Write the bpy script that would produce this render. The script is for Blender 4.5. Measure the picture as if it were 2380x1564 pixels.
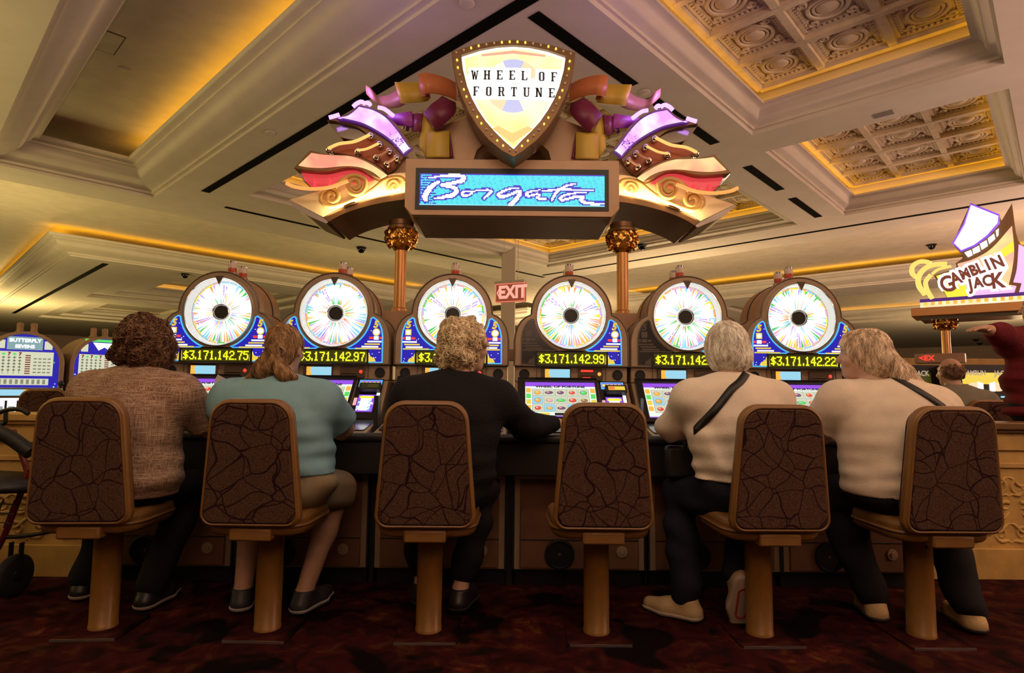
import bpy, bmesh, math, random
import numpy as np
from mathutils import Vector, Matrix
random.seed(7); np.random.seed(7)
for o in list(bpy.data.objects): bpy.data.objects.remove(o)
C = bpy.context.scene.collection
PI = math.pi
# ------------------------------------------------------------------ camera
F, CX, CY, PITCH, ROLL, H = 1360.0, 1190.0, 782.0, math.radians(4.9), math.radians(0.6), 1.057
_f = np.array([0, math.cos(PITCH), math.sin(PITCH)]); _u0 = np.array([0, -math.sin(PITCH), math.cos(PITCH)]); _r0 = np.array([1.0, 0, 0])
_r = _r0*math.cos(ROLL)+_u0*math.sin(ROLL); _u = _u0*math.cos(ROLL)-_r0*math.sin(ROLL); CAM = np.array([0, 0, H])
cd = bpy.data.cameras.new('camera'); cam = bpy.data.objects.new('camera', cd); C.objects.link(cam)
cd.sensor_width = 36; cd.lens = F/2380*36; cd.clip_start = 0.05; cd.clip_end = 200
cam.matrix_world = Matrix(((_r[0], _u[0], -_f[0], 0), (_r[1], _u[1], -_f[1], 0), (_r[2], _u[2], -_f[2], H), (0, 0, 0, 1)))
bpy.context.scene.camera = cam
def ray(px, py): return _f*F+(px-CX)*_r+(CY-py)*_u
def atY(px, py, Y):
    d = ray(px, py); return CAM+d*(Y/d[1])
def atZ(px, py, Z):
    d = ray(px, py); return CAM+d*((Z-H)/d[2])
# ------------------------------------------------------------------ world, view, lamps
sc = bpy.context.scene
sc.view_settings.view_transform = 'Standard'; sc.view_settings.look = 'None'; sc.view_settings.gamma = 1
sc.view_settings.use_curve_mapping = False; sc.view_settings.exposure = 0.0
w = bpy.data.worlds.new('world'); sc.world = w; w.use_nodes = True
w.node_tree.nodes['Background'].inputs[0].default_value = (1.0, 0.70, 0.42, 1)
w.node_tree.nodes['Background'].inputs[1].default_value = 0.08
def area(name, loc, look, sx, sy, power, col, spread=PI):
    d = bpy.data.lights.new(name, 'AREA'); d.shape = 'RECTANGLE'; d.size = sx; d.size_y = sy; d.energy = power; d.color = col; d.spread = spread
    o = bpy.data.objects.new(name, d); C.objects.link(o); o.location = loc
    v = Vector(look); o.rotation_euler = v.to_track_quat('-Z', 'Y').to_euler(); return o
def point(name, loc, power, col, r=0.15):
    d = bpy.data.lights.new(name, 'POINT'); d.energy = power; d.color = col; d.shadow_soft_size = r
    o = bpy.data.objects.new(name, d); C.objects.link(o); o.location = loc; return o
WARM = (1.0, 0.70, 0.36); ROSE = (1.0, 0.60, 0.44); OLIVE = (1.0, 0.75, 0.28)
area('downlight_row', (0.5, 0.9, 3.92), (0, 0.45, -1), 5.4, 0.4, 50, (1.0, 0.76, 0.54))
for x, y, z, p, c in ((-8.0, 2.0, 2.4, 90, OLIVE), (8.0, 1.0, 2.4, 230, ROSE), (-10, 10, 1.5, 380, OLIVE), (4.0, 14, 1.5, 430, WARM), (-3.5, 15, 1.5, 150, OLIVE), (10.5, 10, 1.6, 680, ROSE), (-19, 21, 1.5, 900, OLIVE), (2, 25, 1.5, 900, WARM), (19, 21, 1.5, 900, WARM)):
    point('ceiling_fill_point', (x, y, z), p, c, 0.7)  # unseen point lamps added round the hall to brighten the ceiling
for x, y, p, c in ((-6.8, 2.2, 150, OLIVE), (7.0, 1.2, 330, ROSE), (0.3, -3.6, 300, ROSE)):     # unseen upward lamps added to fill the ceiling
    area('ceiling_fill_area', (x, y, 2.2), (0, 0.15, 1), 2.4, 1.6, p, c)
# ------------------------------------------------------------------ helpers
def obj(name, me, mats=(), parent=None, kind=None, loc=None, rot=None):
    if not isinstance(mats, (list, tuple)): mats = [mats]
    if not me.materials:
        for m in mats: me.materials.append(m)
    o = bpy.data.objects.new(name, me); C.objects.link(o)
    if parent is not None: o.parent = parent
    if kind: o['kind'] = kind
    if loc is not None: o.location = loc
    if rot is not None: o.rotation_euler = rot
    return o
def tag(o, label, cat, group=None):
    o['label'] = label; o['category'] = cat
    if group: o['group'] = group
    return o
def thing(name, label, cat, loc=(0, 0, 0), rz=0, group=None):
    o = bpy.data.objects.new(name, None); C.objects.link(o); o.empty_display_size = 0.1
    o.location = loc; o.rotation_euler = (0, 0, rz)
    return tag(o, label, cat, group)
def dup(root, loc, rz=0, label=None, group=None):
    r = root.copy(); C.objects.link(r); r.location = loc; r.rotation_euler = (0, 0, rz)
    if label: r['label'] = label
    if group: r['group'] = group
    for ch in list(root.children):
        c = ch.copy(); C.objects.link(c); c.parent = r
        for g in list(ch.children):
            d = g.copy(); C.objects.link(d); d.parent = c
    return r
class MB:
    def __init__(s): s.v = []; s.f = []; s.m = []; s.M = None
    def add(s, vs, fs, mi=0):
        n = len(s.v)
        if s.M is not None: vs = [tuple(s.M @ Vector(p)) for p in vs]
        s.v.extend([tuple(map(float, p)) for p in vs]); s.f.extend([[i+n for i in f] for f in fs]); s.m.extend([mi]*len(fs)); return s
    def box(s, x0, x1, y0, y1, z0, z1, mi=0):
        return s.add([(x0, y0, z0), (x1, y0, z0), (x1, y1, z0), (x0, y1, z0), (x0, y0, z1), (x1, y0, z1), (x1, y1, z1), (x0, y1, z1)],
                     [(0, 3, 2, 1), (4, 5, 6, 7), (0, 1, 5, 4), (1, 2, 6, 5), (2, 3, 7, 6), (3, 0, 4, 7)], mi)
    def prism(s, pts, a0, a1, plane='xz', mi=0, caps=(1, 1)):
        n = len(pts)
        def P(p, a): return {'xz': (p[0], a, p[1]), 'xy': (p[0], p[1], a), 'yz': (a, p[0], p[1])}[plane]
        vs = [P(p, a0) for p in pts]+[P(p, a1) for p in pts]
        fs = [(i, (i+1) % n, n+(i+1) % n, n+i) for i in range(n)]
        if caps[0]: fs.append(tuple(range(n-1, -1, -1)))
        if caps[1]: fs.append(tuple(range(n, 2*n)))
        return s.add(vs, fs, mi)
    def frame(s, outer, inner, a0, a1, plane='xz', mi=0):
        n = len(outer)
        def P(p, a): return {'xz': (p[0], a, p[1]), 'xy': (p[0], p[1], a), 'yz': (a, p[0], p[1])}[plane]
        vs = [P(p, a0) for p in outer]+[P(p, a0) for p in inner]+[P(p, a1) for p in outer]+[P(p, a1) for p in inner]
        fs = []
        for i in range(n):
            j = (i+1) % n
            fs += [(i, j, n+j, n+i), (2*n+j, 2*n+i, 3*n+i, 3*n+j), (j, i, 2*n+i, 2*n+j), (n+i, n+j, 3*n+j, 3*n+i)]
        return s.add(vs, fs, mi)
    def flat(s, pts, a, plane='xz', mi=0):
        def P(p): return {'xz': (p[0], a, p[1]), 'xy': (p[0], p[1], a), 'yz': (a, p[0], p[1])}[plane]
        return s.add([P(p) for p in pts], [tuple(range(len(pts)))], mi)
    def rect(s, x0, x1, z0, z1, a, plane='xz', mi=0): return s.flat([(x0, z0), (x1, z0), (x1, z1), (x0, z1)], a, plane, mi)
    def tube(s, pts, r, n=8, mi=0, closed=False, caps=True, flat=None):
        pts = [Vector(p) for p in pts]; N = len(pts)
        rs = [r]*N if not isinstance(r, (list, tuple)) else list(r)
        up = None; vs = []
        for i in range(N):
            a = pts[i-1] if (i > 0 or closed) else pts[i]; b = pts[(i+1) % N] if (i < N-1 or closed) else pts[i]
            t = (b-a); t = t.normalized() if t.length > 1e-9 else Vector((0, 0, 1))
            if up is None:
                up = Vector((0, 0, 1)) if abs(t.z) < 0.9 else Vector((1, 0, 0))
            up = (up-t*up.dot(t)); up = up.normalized() if up.length > 1e-6 else t.orthogonal().normalized()
            sd = t.cross(up)
            for k in range(n):
                q = 2*PI*k/n; f1 = 1.0 if flat is None else flat
                vs.append(pts[i]+(sd*math.cos(q)*f1+up*math.sin(q))*rs[i])
        fs = []
        for i in range(N if closed else N-1):
            j = (i+1) % N
            for k in range(n):
                l = (k+1) % n; fs.append((i*n+k, i*n+l, j*n+l, j*n+k))
        if not closed and caps: fs += [tuple(range(n-1, -1, -1)), tuple((N-1)*n+k for k in range(n))]
        return s.add(vs, fs, mi)
    def lathe(s, prof, c=(0, 0, 0), n=32, axis='z', mi=0, a0=0, a1=2*PI):
        full = abs(a1-a0-2*PI) < 1e-6; m = n if full else n+1; vs = []; fs = []
        for (r, z) in prof:
            for k in range(m):
                q = a0+(a1-a0)*k/n; x, y = r*math.cos(q), r*math.sin(q)
                p = {'z': (x, y, z), 'y': (x, z, y), 'x': (z, x, y)}[axis]
                vs.append((p[0]+c[0], p[1]+c[1], p[2]+c[2]))
        for i in range(len(prof)-1):
            for k in range(n):
                l = (k+1) % m; fs.append((i*m+k, i*m+l, (i+1)*m+l, (i+1)*m+k))
        return s.add(vs, fs, mi)
    def ell(s, c, r, nu=16, nv=10, mi=0):
        if not isinstance(r, (list, tuple)): r = (r, r, r)
        prof = [(math.sin(PI*i/nv), -math.cos(PI*i/nv)) for i in range(nv+1)]; vs = []; fs = []
        for (a, z) in prof:
            for k in range(nu):
                q = 2*PI*k/nu; vs.append((c[0]+r[0]*a*math.cos(q), c[1]+r[1]*a*math.sin(q), c[2]+r[2]*z))
        for i in range(nv):
            for k in range(nu):
                l = (k+1) % nu; fs.append((i*nu+k, i*nu+l, (i+1)*nu+l, (i+1)*nu+k))
        return s.add(vs, fs, mi)
    def mesh(s, name, sharp=50, weld=True):
        me = bpy.data.meshes.new(name); bm = bmesh.new(); V = [bm.verts.new(p) for p in s.v]
        for f, m in zip(s.f, s.m):
            try:
                ff = bm.faces.new([V[i] for i in f]); ff.material_index = m
            except ValueError: pass
        if weld: bmesh.ops.remove_doubles(bm, verts=bm.verts, dist=1e-6)
        bmesh.ops.recalc_face_normals(bm, faces=bm.faces); bm.to_mesh(me); bm.free()
        me.shade_smooth(); me.set_sharp_from_angle(angle=math.radians(sharp)); return me
    def build(s, name, mats, parent=None, bevel=0, kind=None, sharp=50, loc=None, rot=None, seg=2):
        o = obj(name, s.mesh(name, sharp), mats, parent, kind, loc, rot)
        if bevel:
            b = o.modifiers.new('bevel', 'BEVEL'); b.width = bevel; b.segments = seg; b.limit_method = 'ANGLE'; b.angle_limit = math.radians(40)
        return o
def arc(cx, cy, r, a0, a1, n=12): return [(cx+r*math.cos(math.radians(a0+(a1-a0)*i/n)), cy+r*math.sin(math.radians(a0+(a1-a0)*i/n))) for i in range(n+1)]
def rrect(x0, x1, z0, z1, r, n=5):
    return arc(x1-r, z0+r, r, -90, 0, n)+arc(x1-r, z1-r, r, 0, 90, n)+arc(x0+r, z1-r, r, 90, 180, n)+arc(x0+r, z0+r, r, 180, 270, n)
def smooth_path(pts, k=6, closed=False):
    P = [Vector(p) for p in pts]; N = len(P); out = []
    for i in range(N if closed else N-1):
        a = P[i-1] if (i > 0 or closed) else P[0]*2-P[1]; b = P[i]; c = P[(i+1) % N]; d = P[(i+2) % N] if (i+2 < N or closed) else c*2-b
        for j in range(k):
            t = j/k; out.append(0.5*((2*b)+(c-a)*t+(2*a-5*b+4*c-d)*t*t+(-a+3*b-3*c+d)*t*t*t))
    if not closed: out.append(P[-1])
    return [tuple(p) for p in out]
def curvy(pts, k=4, lim=38):
    """round off a drawn outline between its real corners"""
    N = len(pts); P = [Vector(p) for p in pts]; cor = []
    for i in range(N):
        a, b = P[i]-P[i-1], P[(i+1) % N]-P[i]
        if a.length > 1e-6 and b.length > 1e-6 and math.degrees(a.angle(b)) > lim: cor.append(i)
    if not cor: return [q[:2] for q in smooth_path([(p[0], p[1], 0) for p in pts], k, True)]
    out = []
    for c, d in zip(cor, cor[1:]+[cor[0]+N]): out += [q[:2] for q in smooth_path([(pts[i % N][0], pts[i % N][1], 0) for i in range(c, d+1)], k)][:-1]
    return out
_tc = {}
def text_shape(body, size, bold=0.0, xs=1.0):
    """flat lettering as (verts2d, faces) centred on the origin"""
    key = (body, size, bold, xs)
    if key in _tc: return _tc[key]
    cu = bpy.data.curves.new('lettering', 'FONT'); cu.body = body; cu.size = size; cu.offset = bold; cu.align_x = 'CENTER'; cu.align_y = 'CENTER'; cu.resolution_u = 3
    o = bpy.data.objects.new('lettering', cu); C.objects.link(o)
    dg = bpy.context.evaluated_depsgraph_get(); me = bpy.data.meshes.new_from_object(o.evaluated_get(dg))
    vs = [(v.co.x*xs, v.co.y) for v in me.vertices]; fs = [tuple(p.vertices) for p in me.polygons]
    bpy.data.objects.remove(o); bpy.data.curves.remove(cu); bpy.data.meshes.remove(me)
    _tc[key] = (vs, fs); return vs, fs
def put_text(mb, body, x, z, y, size, mi=0, bold=0.0, xs=1.0, ang=0.0, plane='xz', shear=0.0):
    vs, fs = text_shape(body, size, bold, xs); ca, sa = math.cos(ang), math.sin(ang); out = []
    for a, b in vs:
        a += shear*b; p, q = x+a*ca-b*sa, z+a*sa+b*ca
        out.append((p, y, q) if plane == 'xz' else (p, q, y))
    mb.add(out, fs, mi)
# ------------------------------------------------------------------ materials
def nodes(name):
    m = bpy.data.materials.new(name); m.use_nodes = True; nt = m.node_tree; return m, nt, nt.nodes['Principled BSDF']
def col4(c): return (c[0], c[1], c[2], 1)
def mat(name, color, rough=0.6, metal=0.0, var=0.0, vscale=20.0, bump=0.0, bscale=60.0, color2=None, spec=0.5, coat=0.0, stretch=None):
    m, nt, b = nodes(name); b.inputs['Base Color'].default_value = col4(color); b.inputs['Roughness'].default_value = rough
    b.inputs['Metallic'].default_value = metal; b.inputs['Specular IOR Level'].default_value = spec; b.inputs['Coat Weight'].default_value = coat
    if var or bump:
        tc = nt.nodes.new('ShaderNodeTexCoord'); src = tc.outputs['Object']
        if stretch:
            mp = nt.nodes.new('ShaderNodeMapping'); mp.inputs['Scale'].default_value = stretch; nt.links.new(src, mp.inputs[0]); src = mp.outputs[0]
    if var:
        n = nt.nodes.new('ShaderNodeTexNoise'); n.inputs['Scale'].default_value = vscale; n.inputs['Detail'].default_value = 5; nt.links.new(src, n.inputs['Vector'])
        r = nt.nodes.new('ShaderNodeValToRGB'); c2 = color2 or tuple(max(0, c*(1-var)) for c in color); c1 = tuple(min(1, c*(1+var*0.5)) for c in color)
        r.color_ramp.elements[0].position = 0.35; r.color_ramp.elements[1].position = 0.65; r.color_ramp.elements[0].color = col4(c2); r.color_ramp.elements[1].color = col4(c1)
        nt.links.new(n.outputs['Fac'], r.inputs[0]); nt.links.new(r.outputs[0], b.inputs['Base Color'])
    if bump:
        n = nt.nodes.new('ShaderNodeTexNoise'); n.inputs['Scale'].default_value = bscale; n.inputs['Detail'].default_value = 4; nt.links.new(src, n.inputs['Vector'])
        bp = nt.nodes.new('ShaderNodeBump'); bp.inputs['Strength'].default_value = bump; bp.inputs['Distance'].default_value = 0.01
        nt.links.new(n.outputs['Fac'], bp.inputs['Height']); nt.links.new(bp.outputs[0], b.inputs['Normal'])
    return m
def emis(name, color, strength=1.0, base=(0.02, 0.02, 0.02), rough=0.3):
    m, nt, b = nodes(name); b.inputs['Base Color'].default_value = col4(base); b.inputs['Roughness'].default_value = rough
    b.inputs['Emission Color'].default_value = col4(color); b.inputs['Emission Strength'].default_value = strength; return m
M = {}
M['ceil'] = mat('ceiling_paint', (0.72, 0.66, 0.56), 0.75, var=0.05, vscale=3)
M['panel'] = mat('ceiling_panel_plaster', (0.70, 0.62, 0.48), 0.8, var=0.08, vscale=4)
M['tin'] = mat('ornate_ceiling_plaster', (0.72, 0.62, 0.45), 0.6, var=0.12, vscale=9, bump=0.5, bscale=45)
M['slot'] = mat('black_slot', (0.003, 0.002, 0.002), 0.95, spec=0.05)
M['black'] = mat('black_plastic', (0.012, 0.011, 0.011), 0.45)
M['blackgloss'] = mat('black_gloss', (0.01, 0.01, 0.012), 0.15)
M['blackpad'] = mat('black_vinyl', (0.012, 0.011, 0.011), 0.5, bump=0.1, bscale=200)
M['cab'] = mat('bronze_cabinet', (0.40, 0.285, 0.185), 0.42, metal=0.35, var=0.1, vscale=8)
M['cabdark'] = mat('dark_bronze_trim', (0.12, 0.08, 0.05), 0.4, metal=0.4)
M['barrel'] = mat('tan_shell', (0.36, 0.21, 0.12), 0.5, var=0.08, vscale=10)
M['door'] = mat('brown_laminate', (0.17, 0.075, 0.038), 0.5, var=0.15, vscale=12)
M['chrome'] = mat('chrome', (0.85, 0.83, 0.8), 0.08, metal=1.0)
M['alu'] = mat('brushed_alu', (0.55, 0.52, 0.48), 0.3, metal=0.9)
M['gold'] = mat('gold_leaf', (0.85, 0.48, 0.12), 0.22, metal=1.0, bump=0.6, bscale=40)
M['column'] = mat('copper_column', (0.62, 0.30, 0.10), 0.32, metal=0.6)
M['tan'] = mat('tan_sign_metal', (0.45, 0.28, 0.16), 0.45, metal=0.25, var=0.08, vscale=5)
M['bronze'] = mat('bronze_frame', (0.22, 0.12, 0.05), 0.4, metal=0.5)
M['vinyl'] = mat('tan_vinyl', (0.22, 0.105, 0.028), 0.38, var=0.1, vscale=15, bump=0.05, bscale=250)
M['post'] = mat('tan_post_paint', (0.215, 0.10, 0.019), 0.35, var=0.12, vscale=18)
M['steelplate'] = mat('steel_plate', (0.45, 0.42, 0.4), 0.3, metal=0.9)
M['rubber'] = mat('rubber', (0.01, 0.01, 0.01), 0.8)
M['redframe'] = mat('dark_red_paint', (0.18, 0.02, 0.015), 0.3, metal=0.3)
M['partition'] = mat('ochre_plaster', (0.52, 0.32, 0.09), 0.6, var=0.18, vscale=7, bump=0.2, bscale=30)
M['wall'] = mat('wall_paint', (0.55, 0.40, 0.30), 0.7, var=0.05)
def E(n, c, s=1.0): M[n] = emis(n, c, s)
E('e_white', (1, 0.98, 0.94), 1.6); E('e_wheel', (1, 1, 0.98), 1.25); E('e_rim_reflection', (0.95, 0.93, 0.86), 0.75); E('e_yellow', (1.0, 0.88, 0.05), 1.0); E('e_led', (0.93, 0.95, 0.02), 1.1)
E('e_gold', (1, 0.72, 0.08), 0.9); E('e_blue', (0.015, 0.012, 0.42), 1.0); E('e_cyan', (0.08, 0.55, 1.0), 1.0); E('e_pale', (0.80, 0.88, 0.80), 1.1)
E('e_paper', (0.85, 0.86, 0.62), 0.8); E('e_red', (1, 0.05, 0.03), 1.2); E('e_orange', (1, 0.42, 0.05), 1.2); E('e_lcd', (0.35, 0.72, 0.9), 0.95)
E('e_green', (0.1, 0.75, 0.12), 1.0); E('e_purple', (0.33, 0.08, 0.85), 1.0); E('e_pink', (1.0, 0.45, 0.5), 1.0); E('e_sky', (0.3, 0.75, 1), 1.4)
E('e_violet', (0.45, 0.35, 0.9), 1.2); E('e_brownfruit', (0.45, 0.2, 0.08), 0.8); E('e_plum', (0.25, 0.1, 0.25), 0.8); E('e_cream', (1, 0.93, 0.66), 1.0)
M['olive'] = emis('led_panel_olive', (0.085, 0.08, 0.0), 0.45)
M['inkdark'] = mat('dark_print', (0.02, 0.02, 0.02), 0.5)
M['glassoff'] = mat('unlit_glass', (0.035, 0.03, 0.03), 0.2); M['glassoff2'] = mat('unlit_print', (0.11, 0.09, 0.07), 0.3)
def carpet():
    m, nt, b = nodes('casino_carpet'); L = nt.links; tc = nt.nodes.new('ShaderNodeTexCoord')
    def noise(scale, det=4, dist=0.0):
        n = nt.nodes.new('ShaderNodeTexNoise'); n.inputs['Scale'].default_value = scale; n.inputs['Detail'].default_value = det; n.inputs['Distortion'].default_value = dist
        L.new(tc.outputs['Object'], n.inputs['Vector']); return n.outputs['Fac']
    def ramp(src, stops):
        r = nt.nodes.new('ShaderNodeValToRGB'); cr = r.color_ramp
        while len(cr.elements) < len(stops): cr.elements.new(0.5)
        for e, (p, c) in zip(cr.elements, stops): e.position = p; e.color = col4(c)
        L.new(src, r.inputs[0]); return r.outputs[0]
    base = ramp(noise(8.0, 8, 1.2), [(0.30, (0.005, 0.003, 0.003)), (0.42, (0.024, 0.0025, 0.003)), (0.55, (0.042, 0.004, 0.004)), (0.64, (0.060, 0.017, 0.005)), (0.75, (0.015, 0.004, 0.004))])
    spots = ramp(noise(3.0, 3, 0.8), [(0.38, (0.10, 0.08, 0.10)), (0.44, (1, 1, 1)), (0.60, (1, 1, 1)), (0.66, (2.2, 3.0, 2.0))])
    mx = nt.nodes.new('ShaderNodeMix'); mx.data_type = 'RGBA'; mx.blend_type = 'MULTIPLY'; mx.inputs[0].default_value = 1
    L.new(base, mx.inputs[6]); L.new(spots, mx.inputs[7]); L.new(mx.outputs[2], b.inputs['Base Color']); b.inputs['Roughness'].default_value = 0.95
    b.inputs['Specular IOR Level'].default_value = 0.1
    bp = nt.nodes.new('ShaderNodeBump'); bp.inputs['Strength'].default_value = 0.6; bp.inputs['Distance'].default_value = 0.01
    L.new(noise(350, 2), bp.inputs['Height']); L.new(bp.outputs[0], b.inputs['Normal']); return m
M['carpet'] = carpet()
def crackle():
    m, nt, b = nodes('stool_crackle_fabric'); L = nt.links; tc = nt.nodes.new('ShaderNodeTexCoord')
    oi = nt.nodes.new('ShaderNodeObjectInfo'); mr = nt.nodes.new('ShaderNodeMath'); mr.operation = 'MULTIPLY'; mr.inputs[1].default_value = 37.0; L.new(oi.outputs['Random'], mr.inputs[0])
    sx = nt.nodes.new('ShaderNodeSeparateXYZ'); L.new(tc.outputs['Object'], sx.inputs[0]); ax = nt.nodes.new('ShaderNodeMath'); L.new(sx.outputs['X'], ax.inputs[0]); L.new(mr.outputs[0], ax.inputs[1])
    cx = nt.nodes.new('ShaderNodeCombineXYZ'); L.new(ax.outputs[0], cx.inputs['X']); L.new(sx.outputs['Z'], cx.inputs['Y'])
    n = nt.nodes.new('ShaderNodeTexNoise'); n.noise_dimensions = '2D'; n.inputs['Scale'].default_value = 5; n.inputs['Detail'].default_value = 1; L.new(cx.outputs[0], n.inputs['Vector'])
    ad = nt.nodes.new('ShaderNodeMix'); ad.data_type = 'RGBA'; ad.blend_type = 'LINEAR_LIGHT'; ad.inputs[0].default_value = 0.07
    L.new(cx.outputs[0], ad.inputs[6]); L.new(n.outputs['Color'], ad.inputs[7])
    lines = []
    for sc_, w in ((9.0, 0.022), (5.5, 0.014)):
        v = nt.nodes.new('ShaderNodeTexVoronoi'); v.voronoi_dimensions = '2D'; v.feature = 'DISTANCE_TO_EDGE'; v.inputs['Scale'].default_value = sc_; L.new(ad.outputs[2], v.inputs['Vector'])
        l = nt.nodes.new('ShaderNodeMath'); l.operation = 'LESS_THAN'; l.inputs[1].default_value = w; L.new(v.outputs['Distance'], l.inputs[0]); lines.append(l.outputs[0])
    mxm = nt.nodes.new('ShaderNodeMath'); mxm.operation = 'MAXIMUM'; L.new(lines[0], mxm.inputs[0]); L.new(lines[1], mxm.inputs[1])
    sp = nt.nodes.new('ShaderNodeTexNoise'); sp.inputs['Scale'].default_value = 260; sp.inputs['Detail'].default_value = 3; L.new(tc.outputs['Object'], sp.inputs['Vector'])
    r = nt.nodes.new('ShaderNodeValToRGB'); r.color_ramp.elements[0].position = 0.4; r.color_ramp.elements[1].position = 0.62
    r.color_ramp.elements[0].color = (0.045, 0.021, 0.014, 1); r.color_ramp.elements[1].color = (0.125, 0.062, 0.038, 1); L.new(sp.outputs['Fac'], r.inputs[0])
    mx = nt.nodes.new('ShaderNodeMix'); mx.data_type = 'RGBA'; L.new(mxm.outputs[0], mx.inputs[0]); L.new(r.outputs[0], mx.inputs[6]); mx.inputs[7].default_value = (0.020, 0.004, 0.006, 1)
    L.new(mx.outputs[2], b.inputs['Base Color']); b.inputs['Roughness'].default_value = 0.9; b.inputs['Specular IOR Level'].default_value = 0.2; return m
M['crackle'] = crackle()
# ================================================================== SETTING
TH = math.radians(43.34)
def cw(u, v, z): return (-u*math.cos(TH)+v*math.sin(TH), u*math.sin(TH)+v*math.cos(TH), z)
mb = MB(); mb.rect(-36, 36, -5, 44, 0.0, 'xy'); mb.build('floor', M['carpet'], kind='structure')
ZS, ZP = 4.0, 4.62
def plane_uv(mb, u0, u1, v0, v1, z): mb.add([cw(u0, v0, z), cw(u1, v0, z), cw(u1, v1, z), cw(u0, v1, z)], [(0, 1, 2, 3)])
def sweep(mb, path, dirs, prof, closed=False):
    k = len(prof); vs = []; fs = []
    for (u, v), (du, dv) in zip(path, dirs):
        for d, z in prof: vs.append(cw(u+du*d, v+dv*d, z))
    N = len(path)
    for i in range(N if closed else N-1):
        j = (i+1) % N
        for a in range(k-1): fs.append((i*k+a, i*k+a+1, j*k+a+1, j*k+a))
    mb.add(vs, fs)
# holes in the soffits: (u0,u1,v0,v1)
H1 = (3.3, 9.2, 3.62, 11.0); R1 = (0.22, 2.53, 3.0, 6.72); R2 = (0.22, 2.6, 7.25, 10.92)
B2 = [(18.3, 24.5, 4.4, 10.5)]; B3 = [(-8.5, -1.0, 20.3, 29.0), (1.0, 9.0, 20.3, 29.0)]; B4 = [(18.5, 30, 20.5, 32)]
islands = [((-6, 11.2, 2.69, 12.4), [H1, R1, R2, (-5, -0.4, 3.0, 6.72), (-5, -0.4, 7.25, 10.92)]), ((10.45, 11.2, -14, 2.69), []), ((-6, 10.45, -14, 0.7), []),
           ((16.8, 46, 2.69, 12.4), B2+[(26.0, 34.0, 4.4, 10.5)]), ((-14, 11.2, 18.7, 48), B3), ((16.8, 46, 18.7, 48), B4), ((16.8, 46, -30, -4), [])]
def split(rect, holes):
    us = sorted({rect[0], rect[1]} | {h[0] for h in holes} | {h[1] for h in holes}); vs = sorted({rect[2], rect[3]} | {h[2] for h in holes} | {h[3] for h in holes})
    for a, b in zip(us, us[1:]):
        for c, d in zip(vs, vs[1:]):
            m = ((a+b)/2, (c+d)/2)
            if not any(h[0] < m[0] < h[1] and h[2] < m[1] < h[3] for h in holes): yield a, b, c, d
mb = MB()
for rect, holes in islands:
    for a, b, c, d in split(rect, holes): plane_uv(mb, a, b, c, d, ZS)
mb.build('ceiling', M['ceil'], kind='structure').data.shade_flat()
mb = MB(); plane_uv(mb, -20, 50, -34, 52, ZP); mb.build('ceiling_upper_panel', M['panel'], kind='structure')
crown = [(0, 4.0), (0, 4.035), (0.05, 4.045), (0.05, 4.075), (0.09, 4.09), (0.17, 4.12), (0.25, 4.17), (0.31, 4.23), (0.34, 4.29), (0.39, 4.31), (0.39, 4.335), (0.46, 4.35), (0.48, 4.37), (0.48, 4.41), (0.40, 4.41)]
mb = MB()
# crowns round the dropped soffits, pointing out over the raised trays
sweep(mb, [(10.45, 2.69), (-6, 2.69)], [(-1, -1), (0, -1)], crown)
sweep(mb, [(10.45, 2.69), (10.45, 0.7)], [(-1, -1), (-1, 1)], crown)
sweep(mb, [(-6, 0.7), (10.45, 0.7)], [(0, 1), (-1, 1)], crown)
sweep(mb, [(11.2, -14), (11.2, 12.4), (-6, 12.4)], [(1, 0), (1, 1), (0, 1)], crown)
sweep(mb, [(46, 2.69), (16.8, 2.69), (16.8, 12.4), (46, 12.4)], [(0, -1), (-1, -1), (-1, 1), (0, 1)], crown)
sweep(mb, [(-14, 18.7), (11.2, 18.7), (11.2, 48)], [(0, -1), (1, -1), (1, 0)], crown)
sweep(mb, [(46, 18.7), (16.8, 18.7), (16.8, 48)], [(0, -1), (-1, -1), (-1, 0)], crown)
mb.build('trim_crown', M['ceil'], kind='structure')
prof1 = [(0, 4.0), (0.03, 4.0), (0.03, 4.05), (0.06, 4.05), (0.06, 4.08), (0.08, 4.09), (0.12, 4.11), (0.15, 4.15), (0.16, 4.20), (0.19, 4.225), (0.24, 4.235), (0.24, 4.265), (0.10, 4.265), (0.06, 4.49)]
prof2 = [(0, 4.0), (0.04, 4.0), (0.04, 4.04), (0.08, 4.06), (0.20, 4.075), (0.21, 4.10), (0.25, 4.12), (0.28, 4.18), (0.31, 4.225), (0.36, 4.235), (0.36, 4.265), (0.20, 4.265), (0.16, 4.47)]
prof3 = [(0, 4.0), (0.05, 4.0), (0.05, 4.10), (0.7, 4.10), (0.75, 4.2), (1.4, 4.2), (1.5, 4.32), (1.6, 4.36), (1.6, 4.40), (1.5, 4.40), (1.5, 4.52)]
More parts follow.
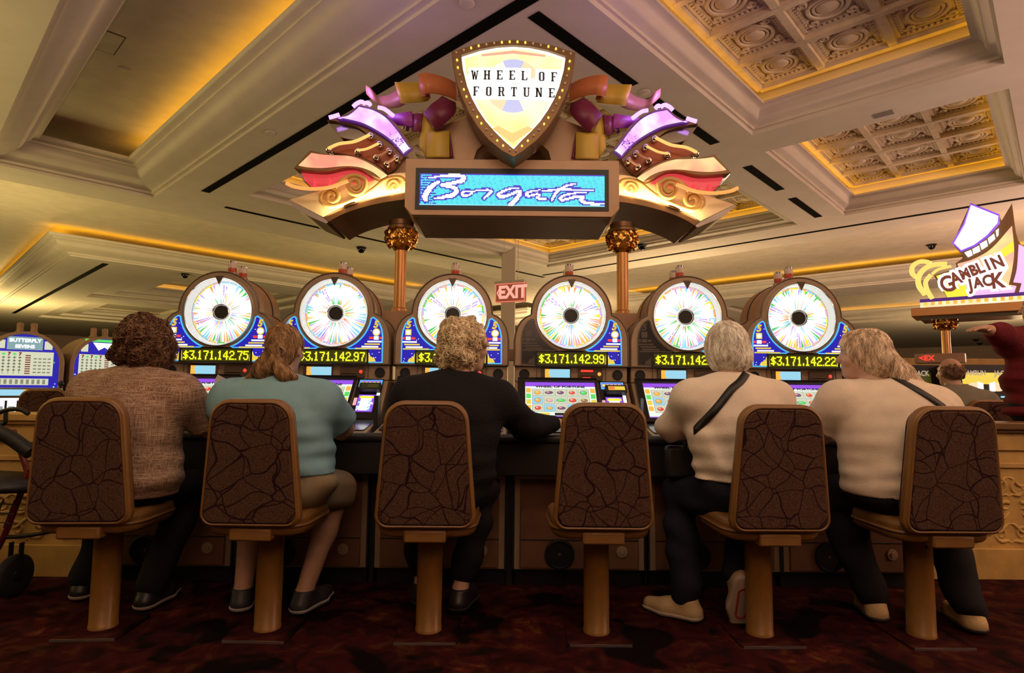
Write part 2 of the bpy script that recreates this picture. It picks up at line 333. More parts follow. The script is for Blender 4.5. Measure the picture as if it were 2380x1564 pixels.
def coffer(h, prof, panel_mat, cells=None, name='trim_coffer'):
    mb = MB(); u0, u1, v0, v1 = h
    sweep(mb, [(u0, v0), (u1, v0), (u1, v1), (u0, v1)], [(1, 1), (-1, 1), (-1, -1), (1, -1)], prof, True)
    mb.build(name, M['ceil'], kind='structure')
    d, z = prof[-1]; mb = MB(); a, b, c, e = u0+d, u1-d, v0+d, v1-d; plane_uv(mb, a, b, c, e, z)
    if cells:
        a, b, c, e = a+0.13, b-0.13, c+0.13, e-0.13
        nu, nv = cells; du, dv = (b-a)/nu, (e-c)/nv
        def bar(x0, x1, y0, y1, z0, z1):
            vs = [cw(x0, y0, z0), cw(x1, y0, z0), cw(x1, y1, z0), cw(x0, y1, z0), cw(x0, y0, z1), cw(x1, y0, z1), cw(x1, y1, z1), cw(x0, y1, z1)]
            mb.add(vs, [(0, 1, 2, 3), (0, 1, 5, 4), (1, 2, 6, 5), (2, 3, 7, 6), (3, 0, 4, 7)])
        for i in range(nu+1): bar(a+i*du-0.035, a+i*du+0.035, c, e, z-0.075, z); bar(a+i*du-0.05, a+i*du+0.05, c, e, z-0.03, z)
        for j in range(nv+1): bar(a, b, c+j*dv-0.035, c+j*dv+0.035, z-0.08, z); bar(a, b, c+j*dv-0.05, c+j*dv+0.05, z-0.034, z)
        for i in range(nu):
            for j in range(nv):
                cu, cv = a+(i+.5)*du, c+(j+.5)*dv; hu, hv = du/2-0.06, dv/2-0.06
                for k in (0.0, 0.05):                                  # stepped inner mouldings
                    for s in (-1, 1):
                        bar(cu+s*(hu-k)-0.012, cu+s*(hu-k)+0.012, cv-hv+k, cv+hv-k, z-0.035+k*0.4, z); bar(cu-hu+k, cu+hu-k, cv+s*(hv-k)-0.012, cv+s*(hv-k)+0.012, z-0.035+k*0.4, z)
                R = min(hu, hv)*0.62
                def loc(r, t, dz): x, y, zz = cw(cu+r*math.cos(t), cv+r*math.sin(t), z+dz); return (x, y, zz)
                for r0, rr in ((R, 0.022), (R*0.72, 0.016)):
                    mb.tube([loc(r0, 2*PI*t/20, -0.012) for t in range(20)], rr, 6, closed=True)
                ring = []
                for q in range(5):
                    f = q/4; ring.append([loc(R*0.62*math.cos(f*PI/2)+0.001, 2*PI*t/16, -0.05*math.sin(f*PI/2)) for t in range(16)])
                vs = [p for r in ring for p in r]; mb.add(vs, [(q*16+t, q*16+(t+1) % 16, (q+1)*16+(t+1) % 16, (q+1)*16+t) for q in range(4) for t in range(16)])
                for su in (-1, 1):
                    for sv in (-1, 1):                                  # acanthus curls in the corners and dentils along the edges
                        bu, bv = cu+su*(hu-0.1), cv+sv*(hv-0.1)
                        mb.tube([cw(bu+0.045*(1-t/14)*math.cos(t*0.75), bv+0.045*(1-t/14)*math.sin(t*0.75), z-0.02) for t in range(12)], 0.014, 5)
                nd = 9
                for s in (-1, 1):
                    for t in range(nd):
                        q = -1+2*(t+.5)/nd; x = cu+q*(hu-0.05); y = cv+q*(hv-0.05)
                        bar(x-0.012, x+0.012, cv+s*(hv-0.028)-0.012, cv+s*(hv-0.028)+0.012, z-0.03, z); bar(cu+s*(hu-0.028)-0.012, cu+s*(hu-0.028)+0.012, y-0.012, y+0.012, z-0.03, z)
    mb.build('ceiling_coffer_panel', panel_mat, kind='structure', sharp=50)
coffer(R1, prof1, M['tin'], (3, 5)); coffer(R2, prof1, M['tin'], (3, 5)); coffer(H1, prof2, M['tin'], (7, 8))
for h in [(-5, -0.4, 3.0, 6.72), (-5, -0.4, 7.25, 10.92)]: coffer(h, prof1, M['tin'], None)
for h in B2+[(26.0, 34.0, 4.4, 10.5)]+B3+B4: coffer(h, prof3, M['panel'])
# amber cove lamps lying on the crown and coffer ledges
AMB = (1.0, 0.46, 0.012)
def cove(u0, v0, u1, v1, z, wpm, width=0.10):
    a, b = Vector(cw(u0, v0, z)), Vector(cw(u1, v1, z)); L = (b-a).length; d = bpy.data.lights.new('cove_lamp', 'AREA'); d.shape = 'RECTANGLE'
    d.size = L; d.size_y = width; d.energy = wpm*L; d.color = AMB; o = bpy.data.objects.new('cove_lamp', d); C.objects.link(o)
    x = (b-a).normalized(); zz = Vector((0, 0, -1)); y = zz.cross(x); R = Matrix((x, y, zz)).transposed().to_4x4(); R.translation = (a+b)/2; o.matrix_world = R
CV = 3.2
cove(0.5, 2.50, 10.0, 2.50, 4.34, CV*0.75, 0.34); cove(16.65, 2.5, 44, 2.5, 4.40, CV*.5, 0.24); cove(16.62, 2.3, 16.62, 12.8, 4.40, CV*0.6, 0.24); cove(-10, 18.52, 11.5, 18.52, 4.40, CV*0.7, 0.24)
for h, d, z, p in ((R1, 0.16, 4.285, 0.5), (R2, 0.16, 4.285, 0.8), (H1, 0.27, 4.285, 0.9), (B2[0], 1.55, 4.41, 0.5), (B3[1], 1.55, 4.41, 0.5), (B3[0], 1.55, 4.41, 0.5)):
    u0, u1, v0, v1 = h; u0 += d; u1 -= d; v0 += d; v1 -= d
    cove(u0, v0, u0, v1, z, p, 0.1); cove(u1, v0, u1, v1, z, p, 0.1); cove(u0, v1, u1, v1, z, p, 0.1); cove(u0, v0, u1, v0, z, p, 0.1)
# black linear diffusers in the soffit
def slotv(u0, u1, v0, v1, label):
    mb = MB(); vs = [cw(u0, v0, ZS-0.004), cw(u1, v0, ZS-0.004), cw(u1, v1, ZS-0.004), cw(u0, v1, ZS-0.004)]
    vs += [(p[0], p[1], ZS-0.0005) for p in vs]; mb.add(vs, [(0, 1, 2, 3), (0, 1, 5, 4), (1, 2, 6, 5), (2, 3, 7, 6), (3, 0, 4, 7)])
    o = mb.build('linear_diffuser', M['slot']); tag(o, label, 'air vent', 'black slot vents in the ceiling')
slotv(2.35, 9.5, 3.08, 3.20, 'longest black slot vent, running up behind the neon wing and past the shield')
for a, b, l in ((3.3, 4.78, 'black slot vent above the orange ribbons right of the shield sign'), (5.1, 6.62, 'short black slot vent emerging behind the right purple neon panel'),
                (7.6, 8.85, 'short black slot vent midway along the soffit beside the second ornate coffer'), (9.35, 10.7, 'short black slot vent at the far end of its broken line')):
    slotv(2.86, 2.98, a, b, l)
slotv(10.02, 10.12, 3.65, 11.9, 'thin black slot vent crossing behind the left gold capital down to the exit sign')
slotv(-3.0, 9.9, 11.60, 11.70, 'thin black slot vent running behind the right copper column towards the far sign')
slotv(17.2, 33, 3.42, 3.56, 'black slot vent in the far soffit above the curly-haired head and arched machines')
def disc(px, py, z, r, name, label, m, h=0.012, cat='ceiling fitting'):
    p = atZ(px, py, z); mb = MB(); mb.lathe([(0.0001, -h), (r*0.8, -h), (r, -h*0.4), (r, 0)], (p[0], p[1], z), 24); tag(mb.build(name, m), label, cat)
disc(628, 308, ZS, 0.055, 'ceiling_sprinkler_plate', 'small round cream cover plate on soffit left of the long black vent', M['ceil'])
disc(1085, 8, ZS, 0.06, 'ceiling_sprinkler_plate', 'round cream cover plate on soffit high above the shield sign', M['ceil'])
disc(1498, 214, ZS, 0.055, 'ceiling_sprinkler_plate', 'round cream cover plate on soffit just above the yellow ribbon', M['ceil'])
disc(290, 160, ZP, 0.06, 'ceiling_sprinkler_plate', 'round cover plate beside the square access hatch', M['panel'])
p = atZ(2053, 265, ZS); mb = MB(); mb.box(-0.09, 0.09, -0.055, 0.055, -0.006, 0.01)
tag(mb.build('ceiling_speaker_grille', mat('grey_grille', (0.25, 0.22, 0.2), 0.5), loc=(p[0], p[1], ZS), rot=(0, 0, -0.75)), 'small grey rectangular grille between the two ornate coffers', 'ceiling fitting')
u0, u1, v0, v1 = 6.9, 7.38, 1.0, 1.44
mb = MB()
for a, b, c, d in ((u0, u1, v0, v0+.012), (u0, u1, v1-.012, v1), (u0, u0+.012, v0, v1), (u1-.012, u1, v0, v1)): plane_uv(mb, a, b, c, d, ZP-0.004)
hp = mb.build('access_hatch', mat('hatch_gap', (0.12, 0.08, 0.03), 0.8)); tag(hp, 'square access hatch with thin dark joint in the flat raised panel', 'ceiling hatch')
mb = MB(); plane_uv(mb, u0+.012, u1-.012, v0+.012, v1-.012, ZP-0.006); mb.build('hatch_cover', M['panel'], hp)
def dome(px, py, label, z=ZS, r=0.085):
    p = atZ(px, py, z); t = thing('dome_camera', label, 'security camera', (p[0], p[1], z), 0, 'black dome cameras')
    mb = MB(); mb.lathe([(0.0001, 0), (r*1.25, 0), (r*1.25, -0.02), (r, -0.035)], n=24); mb.build('mount_ring', M['black'], t)
    mb = MB(); mb.lathe([(r, -0.03), (r*0.95, -0.065), (r*0.7, -0.1), (r*0.35, -0.122), (0.0001, -0.13)], n=24); mb.build('smoked_dome', M['blackgloss'], t)
dome(840, 575, 'black dome camera on soffit left of the left copper column'); dome(1492, 568, 'black dome camera on soffit just right of the right gold capital', 4.07)
dome(430, 636, 'black dome camera on far soffit above and left of the leftmost lit wheel'); dome(2165, 568, 'black dome camera on soffit left of the tall far neon sign', ZP)
dome(2268, 788, 'tiny black dome camera on distant soffit left of the other one under the red sleeve', r=0.13); dome(2277, 797, 'tiny black dome camera on distant soffit right of its twin under the red sleeve', r=0.13)
# walls, far end and sides
def wall(name, x0, x1, y0, y1): mb = MB(); mb.box(x0, x1, y0, y1, 0, ZP+0.1); mb.build(name, M['wall'], kind='structure')
wall('wall_back', -36, 36, 43.5, 43.8); wall('wall_left', -36.3, -36, -5, 43.8); wall('wall_right', 36, 36.3, -5, 43.8)
# low ochre partitions with scroll relief at either side of the bank
def partition(x0, x1, y0, label, cap):
    t = thing('partition_wall', label, 'low wall', ((x0+x1)/2, y0, 0)); w2 = (x1-x0)/2; hgt = 0.88
    mb = MB(); mb.box(-w2, w2, 0, 0.14, 0, hgt-0.04); mb.box(-w2, w2, -0.02, 0.0, 0, 0.17); mb.box(-w2, w2, -0.012, 0.0, hgt-0.16, hgt-0.06); mb.box(-w2, w2, -0.01, 0.0, 0.62, 0.65); mb.build('wall_body', M['partition'], t, bevel=0.004)
    mb = MB(); mb.box(-w2-0.01, w2+0.01, -0.045, 0.18, hgt-0.04, hgt); mb.box(-w2-0.01, w2+0.01, -0.03, 0.16, hgt-0.06, hgt-0.04); mb.build('coping', cap, t, bevel=0.006)
    mb = MB(); step = 0.13; n = int(2*w2/step)
    for i in range(n+1):
        for j in range(3):
            cx, cz = -w2+step*(i+0.5)+(0.03 if j % 2 else 0), 0.245+j*0.13
            if cx > w2-0.07: continue
            s = 1 if (i+j) % 2 else -1
            mb.tube([(cx+s*(0.06-0.0042*k)*math.cos(k*0.42+j), 0.003, cz+(0.058-0.0042*k)*math.sin(k*0.42+j)) for k in range(14)], [0.013*(1-k/20) for k in range(14)], 10)
            for q in (-1, 1): mb.tube([(cx-s*0.075+s*0.014*k, 0.003, cz+q*0.058-q*0.006*k+0.012*math.sin(k*0.9)) for k in range(9)], [0.003+0.0085*math.sin(PI*k/8) for k in range(9)], 10)
    mb.build('scroll_relief', M['partition'], t, sharp=80)
    return t
capm = mat('brown_coping', (0.16, 0.085, 0.035), 0.3)
partition(-4.6, -2.28, 3.3, 'low ochre wall with scroll relief behind the red rollator', M['partition'])
partition(2.21, 5.0, 3.42, 'low ochre wall with scroll relief and brown coping beside the end stool', capm)
# exit sign
pc = atY(1187, 682, 9.0); t = thing('exit_sign', 'hanging red exit sign with arrow between the middle machines', 'exit sign', tuple(pc), math.radians(-24))
mb = MB(); mb.box(-0.25, 0.25, -0.03, 0.03, -0.135, 0.155); mb.build('sign_housing', emis('exit_face', (0.30, 0.045, 0.02), 0.8), t, bevel=0.005)
mb = MB(); mb.frame([(-.252, -.137), (.252, -.137), (.252, .157), (-.252, .157)], [(-.238, -.123), (.238, -.123), (.238, .143), (-.238, .143)], -0.034, -0.03); mb.build('edge_light', emis('exit_edge', (1, 0.22, 0.14), 0.9), t)
mb = MB(); put_text(mb, 'EXIT', 0.045, 0.01, -0.036, 0.27, bold=0.012, xs=0.86); mb.add([(-0.17, -.036, 0.08), (-0.205, -.036, 0.01), (-0.17, -.036, -0.06), (-0.185, -.036, -0.06), (-0.225, -.036, 0.01), (-0.185, -.036, 0.08)], [(0, 1, 4, 5), (1, 2, 3, 4)])
mb.build('exit_lettering', emis('exit_letters', (1, 0.36, 0.28), 1.2), t)
mb = MB(); mb.box(-0.26, 0.24, -0.045, 0.045, 0.157, 0.2); mb.build('top_housing', M['ceil'], t, bevel=0.004)
mb = MB(); mb.tube([(-0.12, 0, 0.2), (-0.12, 0, 4.47-pc[2])], 0.004); mb.tube([(0.12, 0, 0.2), (0.12, 0, 4.47-pc[2])], 0.004); mb.build('hanger_rod', M['ceil'], t)
# cream pier in the middle distance behind the exit sign
t = MB(); p = atY(1180, 800, 13.0)
t.box(p[0]-0.16, p[0]+0.16, 13, 13.35, 0, ZP); t.build('pillar', M['ceil'], kind='structure', bevel=0.02)
# ================================================================== STOOLS
def round_poly(pts, rad, n=6):
    out = []; N = len(pts)
    for i in range(N):
        p = Vector(pts[i]); a = (Vector(pts[i-1])-p).normalized(); b = (Vector(pts[(i+1) % N])-p).normalized(); r = rad[i] if isinstance(rad, (list, tuple)) else rad
        ang = a.angle(b); t = r/math.tan(ang/2); c = p+(a+b).normalized()*(r/math.sin(ang/2)); s = p+a*t; e = p+b*t
        v0, v1 = s-c, e-c; tot = v0.angle(v1); sg = 1 if v0.x*v1.y-v0.y*v1.x > 0 else -1; a0 = math.atan2(v0.y, v0.x)
        for k in range(n+1): q = a0+sg*tot*k/n; out.append((c.x+r*math.cos(q), c.y+r*math.sin(q)))
    return out
def make_stool():
    t = thing('casino_stool', 'tan vinyl stool', 'stool')
    tilt = Matrix.Translation((0, -0.205, 0.482)) @ Matrix.Rotation(math.radians(4), 4, 'X')
    W = [(-0.209, 0.0), (0.209, 0.0), (0.165, 0.515), (-0.165, 0.515)]
    mb = MB(); mb.M = tilt; mb.prism(round_poly(W, [0.05, 0.05, 0.085, 0.085]), -0.016, 0.03); mb.build('backrest', M['vinyl'], t, bevel=0.014, seg=3)
    Wi = [(-0.191, 0.018), (0.191, 0.018), (0.150, 0.497), (-0.150, 0.497)]
    mb = MB(); mb.M = tilt; mb.prism(round_poly(Wi, [0.042, 0.042, 0.075, 0.075]), -0.024, 0.0); mb.build('back_upholstery', M['crackle'], t, bevel=0.006)
    bo = round_poly([(-0.197, 0.012), (0.197, 0.012), (0.155, 0.503), (-0.155, 0.503)], [0.045, 0.045, 0.079, 0.079])
    mb = MB(); mb.M = tilt; mb.tube([(x, -0.017, z) for x, z in bo], 0.0055, 6, closed=True); mb.build('back_piping', M['vinyl'], t)
    mb = MB(); mb.M = tilt; mb.prism(round_poly([(-0.19, 0.04), (0.19, 0.04), (0.15, 0.5), (-0.15, 0.5)], [0.05, 0.05, 0.075, 0.075]), 0.02, 0.065); mb.build('front_cushion', M['crackle'], t, bevel=0.02, seg=3)
    so = round_poly([(-0.20, -0.19), (0.20, -0.19), (0.215, 0.20), (-0.215, 0.20)], [0.09, 0.09, 0.11, 0.11])
    mb = MB(); mb.prism(so, 0.438, 0.525, 'xy'); mb.build('seat', M['vinyl'], t, bevel=0.024, seg=3)
    mb = MB(); mb.tube([(x*1.005, y*1.005, 0.478) for x, y in so], 0.007, 6, closed=True); mb.build('seat_welt', M['vinyl'], t)
    mb = MB(); mb.box(-0.085, 0.085, -0.215, 0.03, 0.425, 0.475); mb.build('back_bracket', M['vinyl'], t, bevel=0.008)
    mb = MB(); mb.lathe([(0.11, 0.435), (0.11, 0.45), (0.05, 0.455)], n=24); mb.box(-0.06, 0.06, -0.06, 0.1, 0.42, 0.455); mb.build('seat_plate', M['cabdark'], t)
    mb = MB(); mb.lathe([(0.057, 0.0), (0.057, 0.02), (0.055, 0.022), (0.055, 0.40), (0.058, 0.405), (0.058, 0.432), (0.0001, 0.432)], n=32); mb.build('pedestal', M['post'], t)
    mb = MB(); mb.box(-0.003, 0.003, -0.0575, -0.05, 0.385, 0.4); mb.build('set_screw', M['black'], t)
    mb = MB(); mb.prism(rrect(-0.135, 0.135, -0.135, 0.135, 0.02), 0.0, 0.008, 'xy'); mb.build('base_plate', M['carpet'], t)
    mb = MB(); mb.box(-0.128, 0.128, -0.139, -0.1345, 0.0, 0.0095); mb.build('plate_edge', M['steelplate'], t)
    return t
stool0 = make_stool(); G = 'casino stools along the slot machine bank'
stools = [(-1.755, 2.63, 0.06, 'stool with crackle fabric back under the woman in the woven brown blouse'),
          (-1.045, 2.63, -0.02, 'stool with crackle fabric back under the woman in the blue shirt'),
          (-0.348, 2.63, 0.02, 'stool with crackle fabric back under the woman in the black cardigan'),
          (0.378, 2.63, 0.0, 'vacant stool with crackle fabric back before the unattended lit reel screen'),
          (1.085, 2.63, 0.03, 'stool with crackle fabric back under the woman with short white hair and diagonal strap'),
          (1.785, 2.63, 0.02, 'end stool under the long-haired woman in white, beside the ochre wall with brown coping')]
for i, (x, y, a, lab) in enumerate(stools):
    if i == 0: stool0.location = (x, y, 0); stool0.rotation_euler[2] = a; stool0['label'] = lab; stool0['group'] = G
    else: dup(stool0, (x, y, 0), a, lab, G)
# ================================================================== SLOT MACHINES
GLY = {'0': '01110 10001 10001 10001 10001 10001 01110', '1': '00100 01100 00100 00100 00100 00100 01110', '2': '01110 10001 00001 00110 01000 10000 11111', '3': '11111 00001 00010 00110 00001 10001 01110',
       '4': '00010 00110 01010 10010 11111 00010 00010', '5': '11111 10000 11110 00001 00001 10001 01110', '7': '11111 00001 00010 00010 00100 00100 00100', '8': '01110 10001 10001 01110 10001 10001 01110',
       '9': '01110 10001 10001 01111 00001 10001 01110', '$': '00100 01111 10100 01110 00101 11110 00100', ',': '0 0 0 0 0 1 1', '.': '0 0 0 0 0 0 1'}
def led_text(mb, s, x0, x1, z0, z1, y, mi):
    wd = [len(GLY[c].split()[0]) for c in s]; tot = sum(wd)+len(s)*1.15; px = (x1-x0)/tot; pz = (z1-z0)/7; x = x0
    for c, wc in zip(s, wd):
        for r, row in enumerate(GLY[c].split()):
            for q, b in enumerate(row):
                if b == '1': mb.rect(x+q*px-0.28*px, x+(q+1)*px+0.28*px, z1-(r+1)*pz-0.04*pz, z1-r*pz+0.04*pz, y, mi=mi)
        x += (wc+1.15)*px
WZ = 1.505; DR = 0.25
left_out = [(-0.353, 1.185), (-0.353, 1.34), (-0.347, 1.385), (-0.335, 1.425), (-0.313, 1.462), (-0.285, 1.487), (-0.262, 1.498)]
dome_pts = arc(0, WZ, DR, 180, 0, 28)
case_out = left_out+dome_pts[0:]+[(-x, z) for x, z in reversed(left_out)]
def shrink(pts, d):
    out = []; N = len(pts)
    for i in range(N):
        a, p, b = Vector(pts[i-1]), Vector(pts[i]), Vector(pts[(i+1) % N]); t = ((p-a).normalized()+(b-p).normalized()); t = t.normalized() if t.length > 1e-6 else (b-p).normalized()
        out.append((p.x+t.y*d, p.y-t.x*d))
    return out
SL = Matrix.Translation((0, -0.24, 0.86)) @ Matrix.Rotation(-math.radians(43.7), 4, 'X')
for n_, c_ in (('w_yel', (1, 0.85, 0.03)), ('w_sky', (0.2, 0.7, 1)), ('w_ora', (1, 0.42, 0.1)), ('w_grn', (0.1, 0.65, 0.1)), ('w_vio', (0.65, 0.45, 1)), ('w_pnk', (1, 0.45, 0.5)), ('w_cya', (0.35, 0.75, 1)), ('w_gld', (1, 0.65, 0.12))): M[n_] = emis(n_, c_, 1.0)
def glass_art(side, lit):
    """one shoulder glass: blue field, bright edge line, 5, coin, print bars, gold heap"""
    k = (lambda a, b: a if lit else b); ms = [M[k('e_blue', 'glassoff')], M[k('e_cyan', 'glassoff2')], M[k('e_gold', 'glassoff2')], M[k('e_white', 'glassoff2')], M[k('e_red', 'glassoff2')], M['inkdark']]
    mb = MB(); y = -0.034
    circ = arc(0, WZ, 0.232, 176, 249, 12)
    out = [(-0.312, 1.195), (-0.312, 1.36), (-0.306, 1.40), (-0.292, 1.437), (-0.272, 1.465), (-0.245, 1.482)]+[p for p in circ if p[0] < -0.08 and p[1] < 1.482]+[(-0.105, 1.276), (-0.21, 1.276), (-0.21, 1.195)]
    mb.flat(out, y, mi=1); mb.flat(shrink(out, 0.009), y-0.001, mi=0)
    y2 = y-0.002; rnd = random.Random(3+side)
    if side < 0: mb.rect(-0.288, -0.25, 1.368, 1.405, y2, mi=2); mb.flat(arc(-0.269, 1.386, 0.014, 0, 340, 10), y2-0.0008, mi=3)
    else: mb.flat(arc(-0.269, 1.385, 0.024, 0, 345, 16), y2, mi=2); mb.flat(arc(-0.269, 1.385, 0.017, 0, 345, 12), y2-0.0008, mi=3)
    mb.rect(-0.284, -0.254, 1.338, 1.36, y2, mi=3); mb.rect(-0.304, -0.289, 1.342, 1.356, y2, mi=4); mb.rect(-0.25, -0.225, 1.342, 1.356, y2, mi=4)
    for q in range(3): mb.rect(-0.303+0.01*q, -0.215+0.018*q, 1.322-q*0.016, 1.331-q*0.016, y2, mi=[3, 2, 3][q])
    mb.rect(-0.30, -0.14, 1.279, 1.287, y2, mi=2)
    mb.flat([(-0.205, 1.2), (-0.30+0.03, 1.203), (-0.262, 1.222), (-0.235, 1.235), (-0.228, 1.256), (-0.212, 1.262)], y2, mi=2)
    for q in range(46):
        x, z = rnd.uniform(-0.30, -0.12), rnd.uniform(1.2, 1.46)
        if math.hypot(x, z-WZ) < 0.245 or (x > -0.215 and z < 1.28) or (abs(x+0.267) < 0.03 and 1.3 < z) or (1.275 < z < 1.335) or x < -0.30: continue
        s = 0.0022; mb.rect(x-s, x+s, z-s, z+s, y2-0.0003, mi=3)
    if side > 0:
        for i, (a, b, c) in enumerate(mb.v): mb.v[i] = (-a, b, c)
    x5 = 0.267*(1 if side > 0 else -1)
    put_text(mb, '5', x5, 1.432, y2-0.0006, 0.058, 2, bold=0.003, shear=0.2)
    put_text(mb, '5', x5, 1.432, y2-0.001, 0.058, 5, bold=-0.0022, shear=0.2)
    return mb, ms
MS = {}
def shared(key, fn):
    if key not in MS: MS[key] = fn()
    return MS[key]
def part(key, fn, mats, parent, bevel=0):
    me = shared(key, fn); o = obj(key.split('|')[0], me, mats, parent)
    if bevel: b = o.modifiers.new('bevel', 'BEVEL'); b.width = bevel; b.segments = 2; b.limit_method = 'ANGLE'; b.angle_limit = math.radians(40)
    return o
def wheel_mesh(seed):
    """wheel with its glare drawn in: white middle, coloured rays at hub and rim, edge ticks, blue print"""
    mb = MB(); rnd = random.Random(seed); n = 22; R = 0.1965; y = 0.03; a00 = rnd.random()*6.28
    mb.flat(arc(0, WZ, R, 0, 357, 60), y, mi=0)
    for i in range(n):
        a = a00+2*PI*i/n; da = 2*PI/n; c = 1+rnd.randrange(8)
        def P(r, t): return (r*math.cos(t), y-0.001, WZ+r*math.sin(t))
        mb.add([P(R, a), P(R, a+da*0.92), P(R-0.009, a+da*0.92), P(R-0.009, a)], [(0, 1, 2, 3)], c)
        low = math.sin(a) < -0.25  # fewer, shorter rays higher up: overexposed glare drawn as white
        for q in range(3):
            if rnd.random() < (0.8 if low else 0.45):
                t0 = a+da*(q+rnd.uniform(0.05, 0.4))/3; tw = da*rnd.uniform(0.18, 0.36); L = rnd.uniform(0.04, 0.085) if low else rnd.uniform(0.02, 0.05); k = 1+rnd.randrange(8)
                mb.add([P(R-0.010, t0), P(R-0.010, t0+tw), P(R-0.010-L, t0+tw*0.6), P(R-0.010-L, t0+tw*0.45)], [(0, 1, 2, 3)], k)
            if rnd.random() < 0.5:
                t0 = a+da*(q+rnd.uniform(0.05, 0.4))/3; tw = da*rnd.uniform(0.22, 0.42); L = rnd.uniform(0.02, 0.06); k = 1+rnd.randrange(8)
                mb.add([P(0.062, t0), P(0.062, t0+tw), P(0.062+L, t0+tw*0.7), P(0.062+L, t0+tw*0.4)], [(0, 1, 2, 3)], k)
        if i in (2, 9):
            for q in range(9):
                for s in (0.25, 0.62):
                    if rnd.random() < 0.8: r = 0.092+q*0.0095; mb.add([P(r, a+da*s-0.025), P(r, a+da*s+0.03), P(r+0.0055, a+da*s+0.03), P(r+0.0065, a+da*s-0.02)], [(0, 1, 2, 3)], 9)
    for i in range(n):
        a = a00+2*PI*i/n; mb.ell((0.2005*math.cos(a), y-0.012, WZ+0.2005*math.sin(a)), 0.0025, 6, 4, mi=10)
    return mb.mesh('wheel_face')
def frame_mesh():
    n = len(case_out); ang = [math.atan2(z-WZ, x) for x, z in case_out]; inner = [(0.206*math.cos(a), WZ+0.206*math.sin(a)) for a in ang]
    # the long straight bottom needs extra points so the hole stays round
    outer = list(case_out); bx = [(0.353-0.706*k/14, 1.185) for k in range(1, 14)]
    outer = outer+bx; inner = [(0.206*math.cos(math.atan2(z-WZ, x)), WZ+0.206*math.sin(math.atan2(z-WZ, x))) for x, z in outer]
    mb = MB(); mb.frame(outer, inner, -0.03, 0.06); return mb.mesh('top_box')
def screen_mesh():
    mb = MB(); mb.M = SL; y = -0.012
    mb.rect(-0.285, 0.14, 0.02, 0.30, y, mi=0); mb.rect(-0.285, 0.14, 0.265, 0.30, y-0.001, mi=1); mb.rect(-0.285, 0.14, 0.02, 0.032, y-0.001, mi=1)
    put_text(mb, 'WHEEL OF FORTUNE', -0.072, 0.262, y-0.002, 0.024, 2, bold=0.001, xs=1.3)
    for s, x0 in ((0, -0.283), (1, 0.105)):
        for q in range(4): mb.rect(x0+0.003, x0+0.031, 0.075+q*0.046, 0.112+q*0.046, y-0.001, mi=[3, 4, 5, 3][q])
    rnd = random.Random(31); cx0, cw_, cz0, ch_ = -0.245, 0.0695, 0.062, 0.062
    for r in range(3):
        for c in range(5):
            x, z = cx0+c*cw_, cz0+r*ch_
            mb.rect(x, x+cw_-0.004, z, z+ch_-0.004, y-0.0012, mi=2); mb.rect(x+0.0015, x+cw_-0.0055, z+0.0015, z+ch_-0.0055, y-0.0016, mi=[6, 6, 7][rnd.randrange(3)])
            k = rnd.randrange(6); cx, cz = x+cw_/2-0.002, z+ch_/2-0.003; rx, rz = rnd.uniform(0.016, 0.024), rnd.uniform(0.010, 0.018)
            mb.flat([(cx+rx*1.12*math.cos(q*0.45), cz+rz*1.12*math.sin(q*0.45)) for q in range(14)], y-0.002, mi=2)
            mb.flat([(cx+rx*math.cos(q*0.45), cz+rz*math.sin(q*0.45)) for q in range(14)], y-0.0024, mi=[3, 8, 9, 11, 5, 10][k])
            mb.flat([(cx-0.3*rx+rx*.4*math.cos(q*0.6), cz+0.3*rz+rz*.4*math.sin(q*0.6)) for q in range(10)], y-0.0028, mi=[6, 4, 6, 6, 7, 9][k])
    for q in range(4): mb.rect(-0.2+q*0.085, -0.145+q*0.085, 0.034, 0.054, y-0.0012, mi=[4, 2, 2, 4][q])
    return mb.mesh('reel_screen')
SCM = ['e_pale', 'e_purple', 'inkdark', 'e_orange', 'e_gold', 'e_green', 'e_paper', 'e_lcd', 'e_brownfruit', 'e_pink', 'e_plum', 'e_red']
def side_mesh():
    mb = MB(); mb.M = SL; y = -0.008
    mb.rect(0.165, 0.325, 0.0, 0.318, y, mi=0); mb.rect(0.178, 0.318, 0.25, 0.308, y-0.001, mi=1); mb.rect(0.186, 0.31, 0.262, 0.3, y-0.002, mi=2)
    for q in range(5): mb.rect(0.188+q*0.024, 0.205+q*0.024, 0.272, 0.29, y-0.003, mi=3)
    mb.rect(0.196, 0.296, 0.05, 0.185, y-0.001, mi=2); mb.rect(0.214, 0.278, 0.06, 0.175, y-0.002, mi=4); mb.rect(0.205, 0.288, 0.155, 0.172, y-0.003, mi=3)
    rnd = random.Random(4)
    for q in range(26):
        x, z = rnd.choice([rnd.uniform(0.2, 0.222), rnd.uniform(0.268, 0.288)]), rnd.uniform(0.06, 0.13); mb.flat([(x+0.006*math.cos(k), z+0.006*math.sin(k)) for k in range(6)], y-0.003, mi=[4, 1][q % 2])
    mb.rect(0.172, 0.192, 0.10, 0.16, y-0.001, mi=5); mb.rect(0.3, 0.32, 0.12, 0.2, y-0.001, mi=4)
    return mb.mesh('side_glass')
SDM = ['blackgloss', 'e_cyan', 'e_purple', 'e_led', 'e_white', 'e_pink']
def belly_mesh():
    mb = MB(); mb.box(-0.348, 0.348, 0.0, 0.2, 1.088, 1.185); return mb.mesh('belly_panel')
